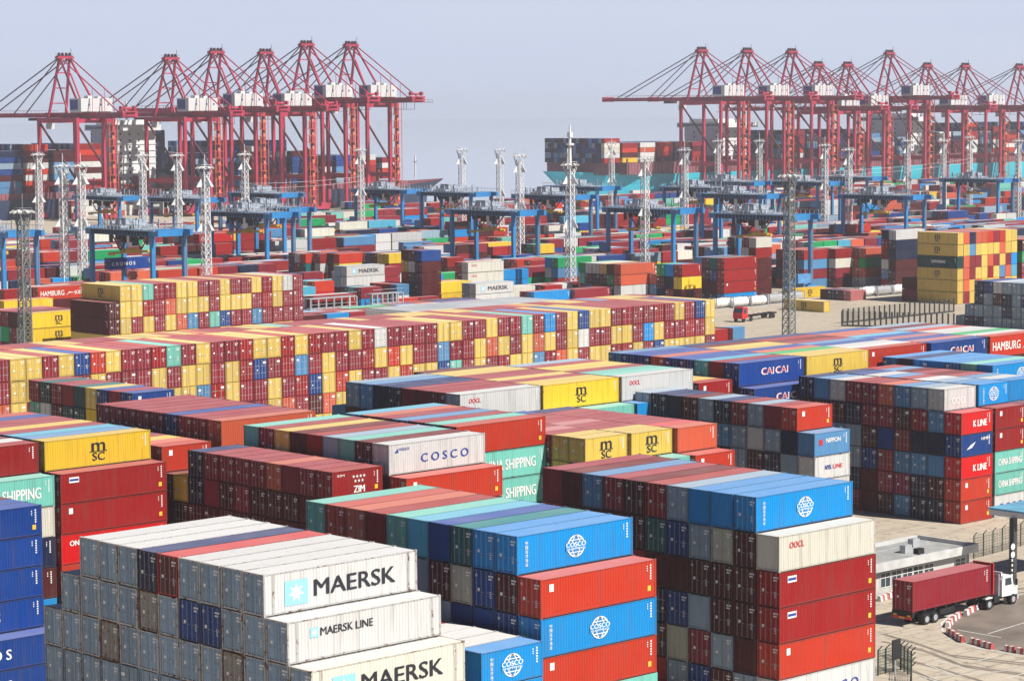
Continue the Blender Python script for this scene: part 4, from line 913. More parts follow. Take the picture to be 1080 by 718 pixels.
# ------------------------------------------------------------------ rubber-tyred gantry cranes
def rtg(loc, label):
    P = thing('yard_gantry', loc, label, 'gantry crane', 'blue yard gantries'); hx = 4.6; SP = 25.0; zt = 20.5
    for y in (0, SP):
        for x in (-hx, hx):
            l = MB(); l.box(x-.5, x+.5, y-.45, y+.45, 2.0, zt-1.7); lo = l.build('leg', RTGB, P)
            w = MB(); w.box(x-1.6, x+1.6, y-.5, y+.5, 1.2, 2.0); w.build('bogie', RTGB, P)
            w = MB()
            for dx in (-1.0, 1.0): w.cyl((x+dx, y-.35, .75), (x+dx, y+.35, .75), .75, 14)
            w.build('tyre', DARK, P)
        MB().box(-hx+.5, hx-.5, y-.4, y+.4, 2.4, 3.4).build('sill_beam', RTGB, P)
        MB().box(-hx-.5, hx+.5, y-.42, y+.42, zt-1.69, zt).build('end_beam', RTGB, P)
    for x in (-hx, hx):
        MB().box(x-.45, x+.45, -3, -.43, zt-1.5, zt-.1).build('girder_stub', RTGB, P)
        g = MB(); g.box(x-.5, x+.5, .43, SP-.43, zt-1.6, zt-.1); g.box(x-.5, x+.5, SP+.43, SP+2, zt-1.6, zt-.1); g.build('girder', RTGB, P)
        h = MB(); xs = x+(.8 if x > 0 else -.8)
        h.box(xs-.3, xs+.3, -2, SP+2, zt-.3, zt-.2)
        for y in np.arange(-2, SP+2.1, 1.5): h.box(xs-.05, xs+.05, y-.05, y+.05, zt-.2, zt+1.0)
        h.box(xs-.05, xs+.05, -2, SP+2, zt+.95, zt+1.05); h.build('walkway', STEELG, P)
    t = MB(); t.box(-hx-.3, hx+.3, 12.5, 18.5, zt+.1, zt+.6); t.box(-3, -1, 13, 17, zt+.6, zt+2.4); t.box(.6, 3.4, 13.2, 15.5, zt+.6, zt+2.0)
    for x in (-3.4, 0, 3.4): t.cyl((x-.8, 17.4, zt+1.2), (x+.8, 17.4, zt+1.2), .55, 10)
    for x in (-hx, hx):
        for y in (12.5, 18.5): t.box(x-.05, x+.05, y-.05, y+.05, zt+.6, zt+1.8)
        t.box(x-.05, x+.05, 12.5, 18.5, zt+1.7, zt+1.8)
    for k in range(30):
        xa = RNG.uniform(-4.2, 3.9); ya = RNG.uniform(4, 23); t.box(xa, xa+RNG.uniform(.1, .55), ya, ya+RNG.uniform(.1, .6), zt-.1, zt+RNG.uniform(.4, 2.4))
    t.box(-4.3, 4.3, 3.8, 24, zt-.12, zt-.02)
    t.build('trolley', TROL, P)
    t = MB()
    for k in range(16):
        xa = RNG.uniform(-4.0, 3.6); ya = RNG.uniform(9, 21); t.box(xa, xa+RNG.uniform(.3, 1.2), ya, ya+RNG.uniform(.4, 1.6), zt-RNG.uniform(.8, 3.8), zt+.02)
    t.box(-4.3, 4.3, 8.8, 22.8, zt-.14, zt-.04)
    for x in (-3, 3): t.bar((x, 10, zt-.2), (x, 15.4, zt-5.4), .25); t.bar((x, 20, zt-.2), (x, 15.4, zt-5.4), .25)
    t.box(-hx-.75, -hx-.55, 1, 24.5, zt-.62, zt-.5)
    for y in np.arange(1, 25, 1.2): t.box(-hx-.75, -hx-.55, y, y+.5, zt-1.5, zt-.5)
    t.box(-hx-.75, 4.3, 9.2, 9.4, zt-.62, zt-.04)
    t.build('hoist_gear', DARK, P)
    c = MB(); c.box(-hx+1.3, -hx+3.4, 10.2, 12.3, zt-4.4, zt-1.8); co = c.build('operator_cab', WHITEP, P)
    MB().box(-hx+1.4, -hx+3.3, 10.14, 10.19, zt-4.1, zt-2.3).build('window', GLASS, co)
    s = MB(); s.box(-6.0, 6.0, 14.8, 16.0, zt-6.2, zt-5.7)
    for x in (-5.6, 5.6): s.box(x-.3, x+.3, 14.4, 16.4, zt-6.5, zt-5.8)
    s.box(-2, 2, 14.6, 16.2, zt-5.7, zt-5.0); so2 = s.build('spreader', YEL, P)
    r = MB()
    for x in (-1.6, 1.6):
        for y in (14.8, 16): r.cyl((x, y, zt-5), (x*1.1, y, zt+.2), .06, 5)
    r.build('hoist_rope', DARK, P)
    e = MB(); e.box(-2.6, 2.6, -1.9, -.5, 2.6, 5.0); e.build('power_house', RTGL, P)
    d = MB(); d.box(-hx-.5, -hx+.5, SP+.5, SP+3.2, 8, 10.4); d.build('cable_reel', RTGL, P)
    ld = MB()
    for z in np.arange(2.2, zt-1, .5): ld.box(hx-.25, hx+.25, -.62, -.54, z, z+.06)
    ld.box(hx-.3, hx-.24, -.62, -.5, 2.2, zt); ld.box(hx+.24, hx+.3, -.62, -.5, 2.2, zt); ld.build('ladder', STEELG, P)
    return P
rt = [(194, 241, 'over the lifted navy container'), (309, 223, 'behind the shorter yellow wall'), (326, 218, 'beyond the one behind the yellow wall'), (38, 242, 'beside the grey lattice mast at the end'), (734, 219, 'over salmon and steel containers'),
      (855, 225, 'beside the tall grey lattice mast'), (822, 204, 'behind the one beside the grey mast'), (807, 191, 'before the turquoise bridge'), (567, 221, 'before the spire-topped mast'), (623, 205, 'behind the spire-topped mast'),
      (649, 196, 'under the turquoise bow'), (1068, 188, 'beyond the mustard wall'), (886, 191, 'below the turquoise hull amidships'), (518, 202, 'before the open water'), (150, 206, 'behind the twin white masts'), (445, 199, 'under the navy bow'), (232, 208, 'behind the thin white mast'), (775, 197, 'under the turquoise midships'), (315, 203, 'nearest the navy hull'), (930, 186, 'under the turquoise bridge cranes'), (975, 205, 'behind the mustard wall')]
gp = None
for x, y, lab in rt:
    q = at(x, y, 20.5); loc = (q[0]-4.6, q[1], 0); lab = 'blue yard gantry crane '+lab
    if gp is None: gp = rtg(loc, lab)
    else: dup(gp, loc, lab)

# ------------------------------------------------------------------ light masts
def mast(h, kind, loc, label):
    mm = MASTW if kind == 'white' else MASTD
    P = thing('light_mast', loc, label, 'light mast', 'lattice light masts'); b = MB(); w0, w1 = .95, .72; n = int(h/1.7)
    def cor(z, sx, sy): w = w0+(w1-w0)*z/h; return (sx*w, sy*w, z)
    t = .11
    for sx in (-1, 1):
        for sy in (-1, 1): b.bar(cor(0, sx, sy), cor(h, sx, sy), .2)
    for i in range(n):
        z0, z1 = h*i/n, h*(i+1)/n
        for (a, c) in (((-1,-1),(1,-1)), ((1,-1),(1,1)), ((1,1),(-1,1)), ((-1,1),(-1,-1))):
            b.bar(cor(z0, *a), cor(z1, *c), t); b.bar(cor(z0, *c), cor(z1, *a), t); b.bar(cor(z1, *a), cor(z1, *c), t)
    b.box(-.22, -.16, -.04, .04, .3, h-.3); b.box(.16, .22, -.04, .04, .3, h-.3)
    for i in range(int(h/.6)): b.box(-.15, .15, -.03, .03, .5+i*.6, .56+i*.6)
    b.build('lattice_tower', mm, P)
    f = MB(); w = .72
    f.box(-1.2, 1.2, -1.2, 1.2, h+.9, h+1.02); f.box(-.9, .9, -.9, .9, h-1.2, h-1.1)
    for sx in (-1, 1):
        for sy in (-1, 1):
            f.bar((sx*w, sy*w, h-1.4), (sx*1.25, sy*1.25, h+1.0), .15); f.bar((sx*w, sy*w, h+.0), (sx*1.2, sy*1.2, h+.95), .1); f.bar((sx*1.2, sy*1.2, h+1), (sx*1.2, sy*1.2, h+1.9), .07)
    for s_ in (-1, 1): f.bar((-1.2, s_*1.2, h+1.9), (1.2, s_*1.2, h+1.9), .07); f.bar((s_*1.2, -1.2, h+1.9), (s_*1.2, 1.2, h+1.9), .07)
    f.build('platform', mm, P)
    if kind == 'white':
        for zz in (h-3.6, h-14.5):
            k_ = MB()
            for (dx, dy) in ((1, 0), (0, 1), (-1, 0), (0, -1)):
                k_.add([(dx*.85-dy*.05, dy*.85+dx*.05, zz+2.6), (dx*2.7-dy*.05, dy*2.7+dx*.05, zz), (dx*.9-dy*.05, dy*.9+dx*.05, zz), (dx*.85+dy*.05, dy*.85-dx*.05, zz+2.6), (dx*2.7+dy*.05, dy*2.7-dx*.05, zz), (dx*.9+dy*.05, dy*.9-dx*.05, zz)], [(0,1,2),(5,4,3),(0,3,4,1),(1,4,5,2),(2,5,3,0)])
            k_.build('arm_bracket', mm, P)
    for k in range(8):
        a_ = k*math.pi/4; c_, s_ = math.cos(a_), math.sin(a_); q_ = 1.25 if k % 2 == 0 else 1.6
        l = MB(); l.bar((c_*q_, s_*q_, h+1.4), (c_*(q_+.7), s_*(q_+.7), h+1.0), .55, .3); l.build('floodlight', CRANE_WHITE, P)
    r = MB(); r.cyl((0, 0, h), (0, 0, h+4.5), .09, 6); r.build('lightning_rod', mm, P)
    return P
mw = [(380, 160, 'white lattice light mast before the navy ship bow'), (216, 180, 'white lattice light mast behind the shorter wall'), (680, 170, 'white lattice light mast before the turquoise hull'), (1074, 150, 'white lattice light mast by the mustard wall end'),
      (66, 178, 'white lattice light mast by the navy ship stern'), (85, 178, 'second white lattice mast of the pair by the stern'), (150, 166, 'white lattice light mast beside the white bridge'), (187, 166, 'thin white lattice mast past the white bridge'), (258, 165, 'white lattice light mast above the crane legs'),
      (487, 160, 'white lattice light mast before open water'), (527, 160, 'taller white lattice mast past the open water'), (548, 167, 'dark-topped lattice mast over the open water'), (645, 152, 'white lattice light mast before white ship boxes'), (722, 160, 'white lattice light mast beside turquoise ship bridge'),
      (757, 150, 'white lattice light mast under crane legs'), (801, 150, 'white lattice light mast right of the pale bridge'), (870, 155, 'white lattice light mast behind tall grey mast'), (895, 160, 'white lattice light mast before the funnel'), (957, 150, 'white lattice light mast over the blue stacks'),
      (995, 150, 'white lattice light mast above mustard wall corner'), (1023, 146, 'white lattice light mast above mustard wall middle'), (40, 165, 'white lattice light mast before navy containers aboard')]
mp = mast(33.0, 'white', (0, 0, 0), 'x'); first = True
for x, y, lab in mw:
    q = at(x, y+2, 33.0); loc = (q[0], q[1], 0)
    if first: mp.location = loc; mp['label'] = lab; first = False
    else: dup(mp, loc, lab)
q = at(832, 362, 0); md = mast(33.0, 'dark', (q[0], q[1], 0), 'tall grey lattice mast standing on the open concrete')
q = at(25.5, 225, 29.5); q = at(28, 397, 0); dm = dup(md, (q[0], q[1], -4.0), 'grey lattice mast rising before the twin yellow containers'); 
# spire-topped mast
q = at(602, 318, 0); sm = dup(mp, (q[0], q[1], 0), 'tallest white lattice mast with domed platform and spire')
b = MB(); b.cyl((0, 0, 33), (0, 0, 44), .45, 8, 0, .25); b.cyl((0, 0, 39), (0, 0, 39.5), 1.0, 10); b.box(-.5, .5, -.5, .5, 41, 42.2); b.build('spire', MASTW, sm)

def cable(A_, B_, sag, label):
    A_ = Vector(A_); B_ = Vector(B_); b = MB(); n = 14; P_ = [A_.lerp(B_, i/n)-Vector((0, 0, sag*4*(i/n)*(1-i/n))) for i in range(n+1)]
    for off in (0, 1.6):
        for a_, c_ in zip(P_[:-1], P_[1:]): b.bar(a_-Vector((0, 0, off)), c_-Vector((0, 0, off)), .07)
    b.bar(A_, A_-Vector((0, 0, 1.6)), .2); b.bar(B_, B_-Vector((0, 0, 1.6)), .2)
    b.v = [(x-A_.x, y-A_.y, z-A_.z) for x, y, z in b.v]
    tag(b.build('overhead_cable', MASTW, None, A_), label, 'cable', 'cables strung between light masts')
def mtop(x, y, dz): q = at(x, y+2, 33.0); return (q[0], q[1], 33.0-dz)
cable(mtop(66, 178, 7), mtop(216, 180, 7), .7, 'thin white cable pair between the left twin masts and next mast')
cable(mtop(258, 165, 8), mtop(380, 160, 8), .6, 'thin white cable pair under the middle crane legs')
cable(mtop(870, 155, 8), mtop(1023, 146, 8), .8, 'thin white cable pair above the mustard wall')
# ------------------------------------------------------------------ gatehouse
p0 = at(925, 596.5, 3.7); p1 = at(1026, 572.7, 3.7)
GY = (p0[1]+p1[1])/2; gx0 = p0[0]-7; gx1 = p1[0]; gd = at(974, 563, 3.7)[1]-GY
gh = thing('gatehouse', ((gx0+gx1)/2, GY+gd/2, 0), 'white flat-roofed gatehouse with a row of windows behind the truck', 'building'); ox, oy = gh.location.x, gh.location.y
hx = (gx1-gx0)/2; hy = gd/2
b = MB(); b.box(-hx+.5, hx-.5, -hy+.6, hy-.5, 0, 3.0); b.build('wall', WALLW, gh)
b = MB(); b.box(-hx, hx, -hy, hy, 3.0, 3.35); ro = b.build('roof', ROOFG, gh)
b = MB(); b.box(-hx-.05, hx+.05, -hy-.15, -hy+.1, 2.9, 3.75); b.box(-hx-.05, hx+.05, hy-.1, hy+.15, 2.9, 3.75); b.box(hx-.1, hx+.15, -hy+.1, hy-.1, 2.9, 3.75); b.box(-hx-.15, -hx+.1, -hy+.1, hy-.1, 2.9, 3.75); b.build('parapet', PARAP, ro)
def win(cx, w, z0, z1, y):
    f = MB(); f.box(cx-w/2, cx+w/2, y-.06, y, z0, z0+.08); f.box(cx-w/2, cx+w/2, y-.06, y, z1-.08, z1); f.box(cx-w/2, cx-w/2+.08, y-.06, y, z0+.08, z1-.08); f.box(cx+w/2-.08, cx+w/2, y-.06, y, z0+.08, z1-.08); f.box(cx-.03, cx+.03, y-.05, y, z0+.08, z1-.08); f.box(cx-w/2+.08, cx+w/2-.08, y-.05, y, (z0+z1)/2+.2, (z0+z1)/2+.26)
    fo = f.build('window', WHITEP, gh); MB().box(cx-w/2+.05, cx+w/2-.05, y-.03, y-.01, z0+.05, z1-.05).build('pane', GLASS, fo)
xw = at(948, 612, 2.2)[0]-ox
for i in range(5): win(xw+1.0+i*1.75, 1.62, 1.05, 2.6, -hy+.6)
win(hx-2.0, 1.8, 1.1, 2.5, -hy+.6)
b = MB(); b.box(xw-2.6, xw-1.2, -hy+.54, -hy+.595, 0, 2.3); b.build('door', GLASS, gh)
b = MB(); b.box(-.5, .5, -.3, .3, .45, 1.0); b.box(-.06, .06, -.06, .06, 0, .45)
fl = b.build('floodlight', DARK, gh); q = at(955, 582, 3.75); fl.location = (q[0]-ox, -hy+.4, 3.35)
b = MB(); b.box(-.6, .6, -.4, .4, 0, .8); ac = b.build('air_conditioner', WHITEP, gh)
for (x_, y_) in ((hx-4, 1.2), (hx-7.5, -.5)):
    MB().box(x_-.55, x_+.55, y_-.35, y_+.35, 3.36, 4.15).cyl((x_, y_, 4.15), (x_, y_, 4.2), .28, 12).build('air_conditioner', STEELG, ro)
MB().bar((-hx+1, 1.6, 3.42), (hx-1, 1.6, 3.42), .1).build('roof_pipe', STEELG, ro)
MB().box(hx-.7, hx-.6, -hy+.5, -hy+.6, .1, 3.0).build('downpipe', STEELG, gh); ac.location = (xw-3.2, -hy+.2, 0)

# ------------------------------------------------------------------ truck with a maroon container
TP = at(962.4, 646, 1.43); ty = TP[1]+1.2; tx = TP[0]
tr = thing('container_truck', (tx, ty, 0), 'white tractor truck hauling a maroon container past the gatehouse', 'truck')
b = MB()
for y in (-.5, .5): b.box(.1, 12.3, y-.09, y+.09, 1.05, 1.42)
for x in np.arange(.4, 12.2, 1.6): b.box(x-.12, x+.12, -1.15, 1.15, 1.25, 1.42)
b.box(0, .25, -1.2, 1.2, .95, 1.42); b.box(4.4, 6.6, -1.1, -.65, .65, 1.1)
ch = b.build('trailer_chassis', DARK, tr)
MB().box(-.06, -.005, -1.1, 1.1, .72, .98).build('bumper', INK_R, ch)
MB().box(-.05, 0, -1.0, -.6, 1.0, 1.14).build('tail_light', INK_Y, ch); MB().box(-.05, 0, .6, 1.0, 1.0, 1.14).build('tail_light', INK_Y, ch)
def wheel(x, y, r=.52, w=.42):
    b = MB(); b.cyl((x, y-w/2, r), (x, y+w/2, r), r, 20); o = b.build('wheel', DARK, tr)
    s = -1 if y < 0 else 1; MB().cyl((x, y+s*w*.5, r), (x, y+s*(w*.5+.03), r), r*.55, 14).build('rim', STEELG, o)
for x in (2.2, 3.5): wheel(x, -1.0); wheel(x, 1.0)
for x in (12.0, 15.9): wheel(x, -1.0); wheel(x, 1.0)
b = MB(); b.box(11.0, 16.4, -.5, .5, .6, 1.0); b.box(12.9, 13.8, -1.1, -.55, .5, 1.1); b.build('tractor_frame', DARK, tr)
b = MB(); b.prism([(14.1, .95), (16.6, .95), (16.65, 1.75), (15.95, 1.95), (15.75, 2.9), (14.3, 2.95), (14.1, 2.6)], -1.15, 1.15)
cabo = b.build('cab', WHITEP, tr)
b = MB(); b.add([(15.97, -1.0, 2.0), (15.97, 1.0, 2.0), (15.79, .95, 2.78), (15.79, -.95, 2.78)], [(0,1,2,3)]); b.build('windscreen', GLASS, cabo)
b = MB(); b.add([(14.6, -1.156, 2.0), (15.7, -1.156, 2.0), (15.55, -1.156, 2.7), (14.6, -1.156, 2.7)], [(0,1,2,3)]); b.build('side_window', GLASS, cabo)
MB().box(16.5, 16.75, -1.2, 1.2, .45, .95).build('bumper', STEELG, cabo)
MB().box(16.2, 16.3, -1.4, -1.2, 1.9, 2.5).build('mirror', DARK, cabo)
MB().box(16.52, 16.62, -.8, .8, 1.0, 1.55).build('grille', DARK, cabo)
for y in (-.95, .7): MB().box(16.6, 16.66, y, y+.28, 1.05, 1.3).build('headlight', CRANE_WHITE, cabo)
MB().box(14.15, 14.3, -1.0, 1.0, 2.96, 3.35).build('air_deflector', WHITEP, cabo)
MB().cyl((13.8, -.95, 1.0), (13.8, -.95, 3.2), .09, 8).build('exhaust_pipe', STEELG, tr)
for x in (1.5, 4.2): MB().box(x-.03, x+.03, -1.15, -.7, .25, 1.0).build('mudflap', DARK, tr)
MB().box(-.075, -.062, -.3, .3, .78, .92).build('number_plate', INK_Y, tr)
MB().box(12.55, 12.7, -1.2, 1.2, 1.45, 4.45).build('headboard', INK_R, tr)
MB().box(11.4, 12.5, -1.2, -.8, 1.05, 1.17).build('mudguard', WHITEP, cabo)
r = dict(L=L40, h=H); t = template(L40, H)
root = thing('shipping_container', (tx+.02+L40/2, ty, 1.43), 'maroon container carried on the truck beside the gatehouse', 'container', 'containers stacked in the yard')
o = bpy.data.objects.new('body', t['body'].mesh('body', INKS)); o.color = (.27, .012, .025, .1); COL.objects.link(o); o.parent = root
for s in (0, 1):
    d = bpy.data.objects.new('door', t['doors'][s]); d.color = (.27, .012, .025, .1); COL.objects.link(d); d.parent = root; col = d.color
    for k in (0, 1):
        q = bpy.data.objects.new('lock_rod', t['rods'][s][k]); q.color = rodcol(col); COL.objects.link(q); q.parent = d

# ------------------------------------------------------------------ traffic island, barriers, markings, fences
isl = [(998, 662), (1012, 650), (1035, 638), (1060, 631), (1100, 622), (1130, 640), (1130, 668), (1080, 689), (1045, 684), (1018, 676)]
pts = [at(x, y, 0) for x, y in isl]
b = MB(); b.add([(p[0], p[1], .008) for p in pts], [tuple(range(len(pts)))]); structure(b.build('traffic_island', ASPH))
def strip_line(px, w, name, m, z=.016, closed=False):
    P = [at(x, y, 0) for x, y in px]; b = MB(); n = len(P); vs = []
    for i in range(n):
        a = P[max(0, i-1)]; c = P[min(n-1, i+1)]; d = (c-a)[:2]; d /= max(1e-6, np.hypot(*d)); nn = np.array([-d[1], d[0]])*w/2
        vs += [(P[i][0]-nn[0], P[i][1]-nn[1], z), (P[i][0]+nn[0], P[i][1]+nn[1], z)]
    b.add(vs, [(2*i, 2*i+1, 2*i+3, 2*i+2) for i in range(n-1)]); return structure(b.build(name, m))
strip_line([(1092, 693), (1060, 688), (1030, 683), (1008, 675), (994, 665), (993, 657), (1003, 648), (1022, 640)], .22, 'road_marking', LINEW)
for k, pl in enumerate(([(976, 700), (1006, 711)], [(985, 695), (1030, 708)], [(1030, 697), (1052, 691)], [(1010, 664), (1056, 672)], [(1042, 668), (1085, 655)], [(968, 716), (1080, 705)], [(958, 708), (1000, 722)], [(1062, 715), (1092, 706)])):
    strip_line(pl, .16, 'road_marking', LINEW)
TYRE = mat('tyre_track', (.24, .20, .16), .9, 0, .3, .6)
for k, pl in enumerate(([(930, 668), (960, 676), (1000, 690), (1090, 700)], [(930, 676), (970, 684), (1010, 700), (1090, 712)], [(935, 690), (975, 700), (1030, 716)], [(932, 648), (985, 640), (1030, 628), (1090, 618)], [(930, 690), (945, 700), (985, 718)])):
    strip_line(pl, .45, 'tyre_track', TYRE, .006); strip_line([(a+9, b_+3) for a, b_ in pl], .45, 'tyre_track', TYRE, .007)
BW = mat('barrier_white', (.74, .72, .70), .7, 0, .2, 2); BR = mat('barrier_red', (.50, .10, .09), .7, 0, .25, 2)
bars = [(999, 672, 1006, 668), (1002, 664, 1007, 660), (1010, 654, 1016, 651), (1018, 649, 1027, 645), (1030, 648, 1036, 645), (1039, 648, 1050, 643), (1060, 641, 1072, 637), (1006, 672, 1014, 677), (1024, 677, 1034, 680), (1036, 680, 1047, 684), (1060, 684, 1071, 689), (1073, 689, 1086, 692), (927, 633, 936, 630), (936, 629, 944, 627)]
bars = [(999, 662, 1004, 656), (1005, 655, 1012, 650), (1018, 649, 1027, 643.5), (1028, 643, 1037, 639.5), (1038, 644-3, 1047, 637), (1060, 636, 1072, 632), (1000, 667, 1008, 672.5), (1009, 673, 1016, 677.5), (1024, 678, 1035, 681), (1036, 681.5, 1047, 684.5), (1060, 686, 1071, 688), (1073, 688.5, 1088, 691), (927, 634, 936, 631), (937, 630.5, 945, 628)]
bn = ['at the island tip', 'beside the island tip', 'third along the island edge', 'fourth along the island edge', 'fifth along the island edge', 'ahead of the truck', 'turning the near island corner', 'past the near island corner', 'on the near island side', 'second on the near island side', 'third on the near island side', 'fourth on the near island side', 'behind the truck rear', 'next to the gatehouse door']
for (xa, ya, xb, yb), nm in zip(bars, bn):
    A_ = at(xa, ya, 0); B_ = at(xb, yb, 0); L_ = float(np.hypot(*(B_-A_)[:2])); ang = math.atan2(B_[1]-A_[1], B_[0]-A_[0])
    o = MB()
    k = 4
    for i in range(k):
        x0, x1 = L_*i/k, L_*(i+1)/k
        o.add([(x0,-.24,.0),(x1,-.24,0),(x1,.24,0),(x0,.24,0),(x0,-.15,.52),(x1,-.15,.52),(x1,.15,.52),(x0,.15,.52)], [(0,3,2,1),(4,5,6,7),(0,1,5,4),(1,2,6,5),(2,3,7,6),(3,0,4,7)], i % 2)
    ob = o.build('traffic_barrier', [BW, BR], None, (A_[0], A_[1], .02)); ob.rotation_euler = (0, 0, ang); tag(ob, 'red and white concrete barrier '+nm, 'barrier', 'red and white barriers')
FENCEG = mat('fence_green', (.02, .05, .04), .6); FENCEK = mat('fence_dark', (.05, .055, .06), .6)
def fence(xy, hgt, n, label, m, arm=True, dense=8, thick=.05):
    P = [at(x, y, 0) for x, y in xy]; P0 = P[0]
    root = thing('wire_fence', (P0[0], P0[1], 0), label, 'fence')
    for a, c in zip(P[:-1], P[1:]):
        for i in range(n+1):
            q = a+(c-a)*i/n-P0; b = MB(); b.box(q[0]-thick, q[0]+thick, q[1]-thick, q[1]+thick, 0, hgt)
            if arm: b.bar((q[0], q[1], hgt), (q[0]+.25, q[1]-.25, hgt+.35), thick*1.6)
            b.build('post', m, root)
        w = MB(); a0 = a-P0; c0 = c-P0
        for k in range(dense+1): z = .1+(hgt-.15)*k/dense; w.bar((a0[0], a0[1], z), (c0[0], c0[1], z), .025)
        nn = n*6
        for k in range(nn+1): q = a0+(c0-a0)*k/nn; w.bar((q[0], q[1], .1), (q[0], q[1], hgt-.05), .022)
        if not arm: w.bar((a0[0], a0[1], .12), (c0[0], c0[1], .12), .3, .5)
        w.build('wire_mesh', m, root)
    return root
fence([(1027, 589), (1086, 573)], 2.5, 6, 'dark wire fence beside the gatehouse with leaning post tops', FENCEG)
fence([(888, 344), (1006, 347)], 3.4, 20, 'dark post fence along the near edge of open ground', FENCEK, False, 9, .13)
fence([(889, 341), (1006, 329)], 3.2, 22, 'dark post fence crossing the open ground behind', FENCEK, False, 9, .12)
fence([(926, 712), (950, 706), (961, 713), (961, 730)], 2.2, 3, 'green wire fence below the white lettered container', FENCEG)
# dark notice board
q = at(944, 722, 0); nb = thing('notice_board', (q[0], q[1], 0), 'black notice board on a pole inside the green fence', 'sign')
MB().cyl((0, 0, 0), (0, 0, 3.0), .07, 8).build('pole', STEELG, nb); MB().box(-.55, .55, -.05, .05, 1.9, 3.6).build('board', DARK, nb).location = (0, -.1, .3)
# gate canopy at the frame edge and its posts
q = at(1068, 621, 0); gc = thing('gate_canopy', (q[0], q[1], 0), 'pale blue roofed gate canopy on a dark post', 'canopy')
MB().box(-.28, .28, -.28, .28, 0, 7.2).build('post', FENCEK, gc); MB().box(.1, 16, -1.5, 3, 7.2, 7.75).build('fascia', WHITEP, gc); MB().box(0, 16.1, -1.6, 3.1, 7.752, 7.95).build('roof', mat('canopy_blue', (.16, .42, .60), .5), gc)
sg = MB()
for z in (3.6, 4.4): sg.cyl((-.45, -.32, z), (-.45, -.29, z), .33, 16)
sg.build('round_sign', WHITEP, gc)
sp = MB()
for k in range(7): sp.box(-.6, -.42, -.3, -.2, .4+k*.5, .65+k*.5)
sp.build('striped_guard', WHITEP, gc)
q = at(1072, 640, 0); bo = MB().box(-.3, .3, -.3, .3, 0, 1.1).box(-.35, .35, -.35, .35, 1.1, 1.2).build('barrier_cabinet', STEELG, None, (q[0]+1, q[1]+3.5, 0)); tag(bo, 'small grey gate control cabinet beside the canopy post', 'cabinet')
q = at(932, 633, 0); MBd = MB(); MBd.cyl((0, 0, 0), (0, 0, .9), .28, 14).cyl((0, 0, .9), (0, 0, 1.0), .31, 14); tag(MBd.build('oil_drum', DARK, None, (q[0]+.3, q[1]+1.2, 0)), 'dark drum standing beside the gatehouse door', 'drum')

# ------------------------------------------------------------------ tank containers on the open ground
def tank(loc, label, m):
    P = thing('tank_container', loc, label, 'tank', 'tank containers on the open ground'); hl, hw = 3.03, 1.2
    b = MB()
    for x in (-hl, hl):
        for y in (-hw, hw): b.box(x-.08, x+.08, y-.08, y+.08, 0, 2.59)
        b.box(x-.06, x+.06, -hw+.08, hw-.08, 0, .14); b.box(x-.06, x+.06, -hw+.08, hw-.08, 2.45, 2.59); b.bar((x, -hw, .1), (x, hw, 2.5), .1)
    for y in (-hw, hw): b.box(-hl+.08, hl-.08, y-.06, y+.06, 0, .14)
    b.build('frame', STEELG, P)
    c = MB(); c.cyl((-2.6, 0, 1.33), (2.6, 0, 1.33), 1.12, 24); c.cyl((-2.9, 0, 1.33), (-2.6, 0, 1.33), .7, 24, 0, 1.12); c.cyl((2.6, 0, 1.33), (2.9, 0, 1.33), 1.12, 24, 0, .7)
    ve = c.build('vessel', m, P)
    for x in (-1.4, 1.4): MB().cyl((x-.05, 0, 1.33), (x+.05, 0, 1.33), 1.14, 24).build('band', STEELG, ve)
    MB().cyl((0, 0, 2.4), (0, 0, 2.62), .3, 12).build('hatch', STEELG, ve)
    return P
SILV = mat('tank_silver', (.62, .64, .66), .35, .5, .15, .5)
tk = [(760, 326, 'white tank container beside the wall end'), (778, 325, 'white tank container second from the wall end'), (797, 323.5, 'white tank container third from the wall end'), (816, 321, 'silver tank container behind the tall grey mast'), (836, 319, 'silver tank container past the grey mast'),
      (914, 313.5, 'white tank container past the pink row'), (930, 312.5, 'silver tank container between white ones'), (947, 311, 'white tank container beside the maroon boxes')]
t0 = None
for i, (x, y, lab) in enumerate(tk):
    q = at(x, y, 0); loc = (q[0]+2.5, q[1]+2, 0)
    if t0 is None: t0 = tank(loc, lab, WHITEP)
    elif 'silver' in lab: tank(loc, lab, SILV)
    else: dup(t0, loc, lab)
# red tractor with an empty skeletal trailer
q = at(771, 339.5, 0); rt_ = thing('tractor_truck', (q[0]+2, q[1]-1.5, 0), 'red tractor truck with an empty skeletal trailer on open concrete', 'truck', rz=math.radians(12))
b = MB(); b.prism([(-2.0, .8), (.6, .8), (.6, 3.3), (-1.4, 3.3), (-2.0, 2.1)], -1.2, 1.2); cb2 = b.build('cab', INK_R, rt_)
MB().add([(-1.98, -1.1, 2.15), (-1.98, 1.1, 2.15), (-1.46, 1.1, 3.2), (-1.46, -1.1, 3.2)], [(0,1,2,3)]).build('windscreen', GLASS, cb2)
MB().box(-1.3, -.1, -1.22, -1.205, 2.0, 3.0).build('side_window', GLASS, cb2)
b = MB()
for y in (-.5, .5): b.box(-1.8, 14.5, y-.1, y+.1, .95, 1.3)
for x in np.arange(3, 14.6, 2.2): b.box(x-.15, x+.15, -1.2, 1.2, 1.0, 1.3)
b.build('skeletal_trailer', DARK, rt_)
for x in (-1.0, 2.4, 11.5, 12.8):
    for y in (-1.0, 1.0): MB().cyl((x, y-.2, .52), (x, y+.2, .52), .52, 16).build('wheel', DARK, rt_)

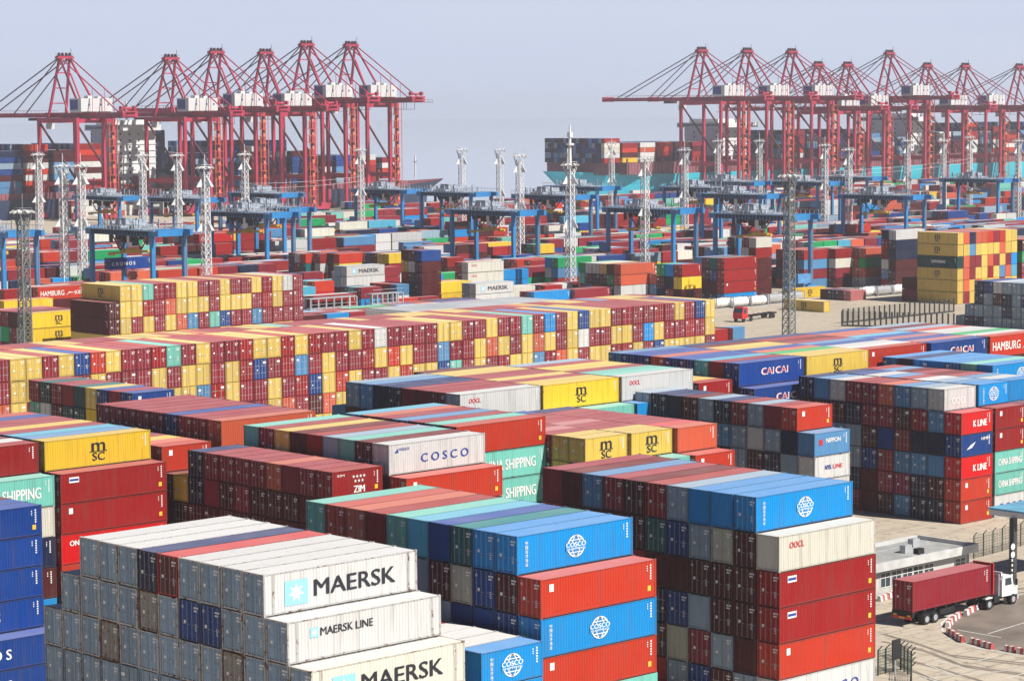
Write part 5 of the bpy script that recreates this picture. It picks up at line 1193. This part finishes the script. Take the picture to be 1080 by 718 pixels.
# ------------------------------------------------------------------ long white canopy behind the wall, reefer racks
qa = at(441, 331, 8.0); qb = at(585, 317, 8.0); yc_ = 0.5*(qa[1]+qb[1])
ca_ = thing('transit_shed', (qa[0], yc_, 0), 'long low white shed roof behind the yellow-red wall', 'building'); Lc = qb[0]-qa[0]
MB().box(0, Lc, 0, 14, 6.9, 8.0).build('fascia', WHITEP, ca_); MB().box(.4, Lc-.4, .4, 13.6, 8.002, 8.3).build('roof', mat('shed_roof', (.50, .52, .54), .6, .1, .15, .1), ca_)
MB().box(1, Lc-1, 2, 12, 0, 6.9).build('wall', mat('shed_wall', (.34, .38, .42), .8), ca_)
w = MB()
for k in range(12): w.box(3+k*(Lc-8)/12, 5+k*(Lc-8)/12, 1.9, 1.995, .1, 4)
w.build('bay_door', FENCEK, ca_)
def rack(x, y, L_, label):
    q = at(x, y, 0); P = thing('reefer_rack', (q[0], q[1], 0), label, 'rack')
    for k in range(7):
        b = MB(); b.box(k*L_/6-.12, k*L_/6+.12, -.12, .12, 0, 7.5); b.box(k*L_/6-.12, k*L_/6+.12, 2.2, 2.44, 0, 7.5); b.build('post', STEELG, P)
    for z in (2.6, 5.2, 7.4):
        b = MB(); b.box(0, L_, 0, 2.3, z, z+.16); b.box(0, L_, -.15, -.1, z+1.0, z+1.08); b.build('gangway', STEELG, P)
rack(328, 352, 13, 'pale steel reefer rack before the low red stack')
rack(393, 346, 9, 'pale steel reefer rack past the black ladder frame')
q = at(0, 392, 0); rack(-6, 390, 7, 'pale steel rack at the wall end beside yellow boxes')

# ------------------------------------------------------------------ haze
hz = bpy.data.materials.new('haze_air'); hz.use_nodes = True; N, Lk = nt(hz)
N.remove(N['Principled BSDF']); pv = N.new('ShaderNodeVolumePrincipled'); pv.inputs['Color'].default_value = (.86, .90, 1.0, 1); pv.inputs['Density'].default_value = HAZE_DENSITY; pv.inputs['Anisotropy'].default_value = .2
Lk.new(pv.outputs[0], N['Material Output'].inputs['Volume'])
b = MB().box(-7100, 9100, -950, 9050, -5.0, 95.0)
ho = b.build('haze', hz); ho['kind'] = 'stuff'
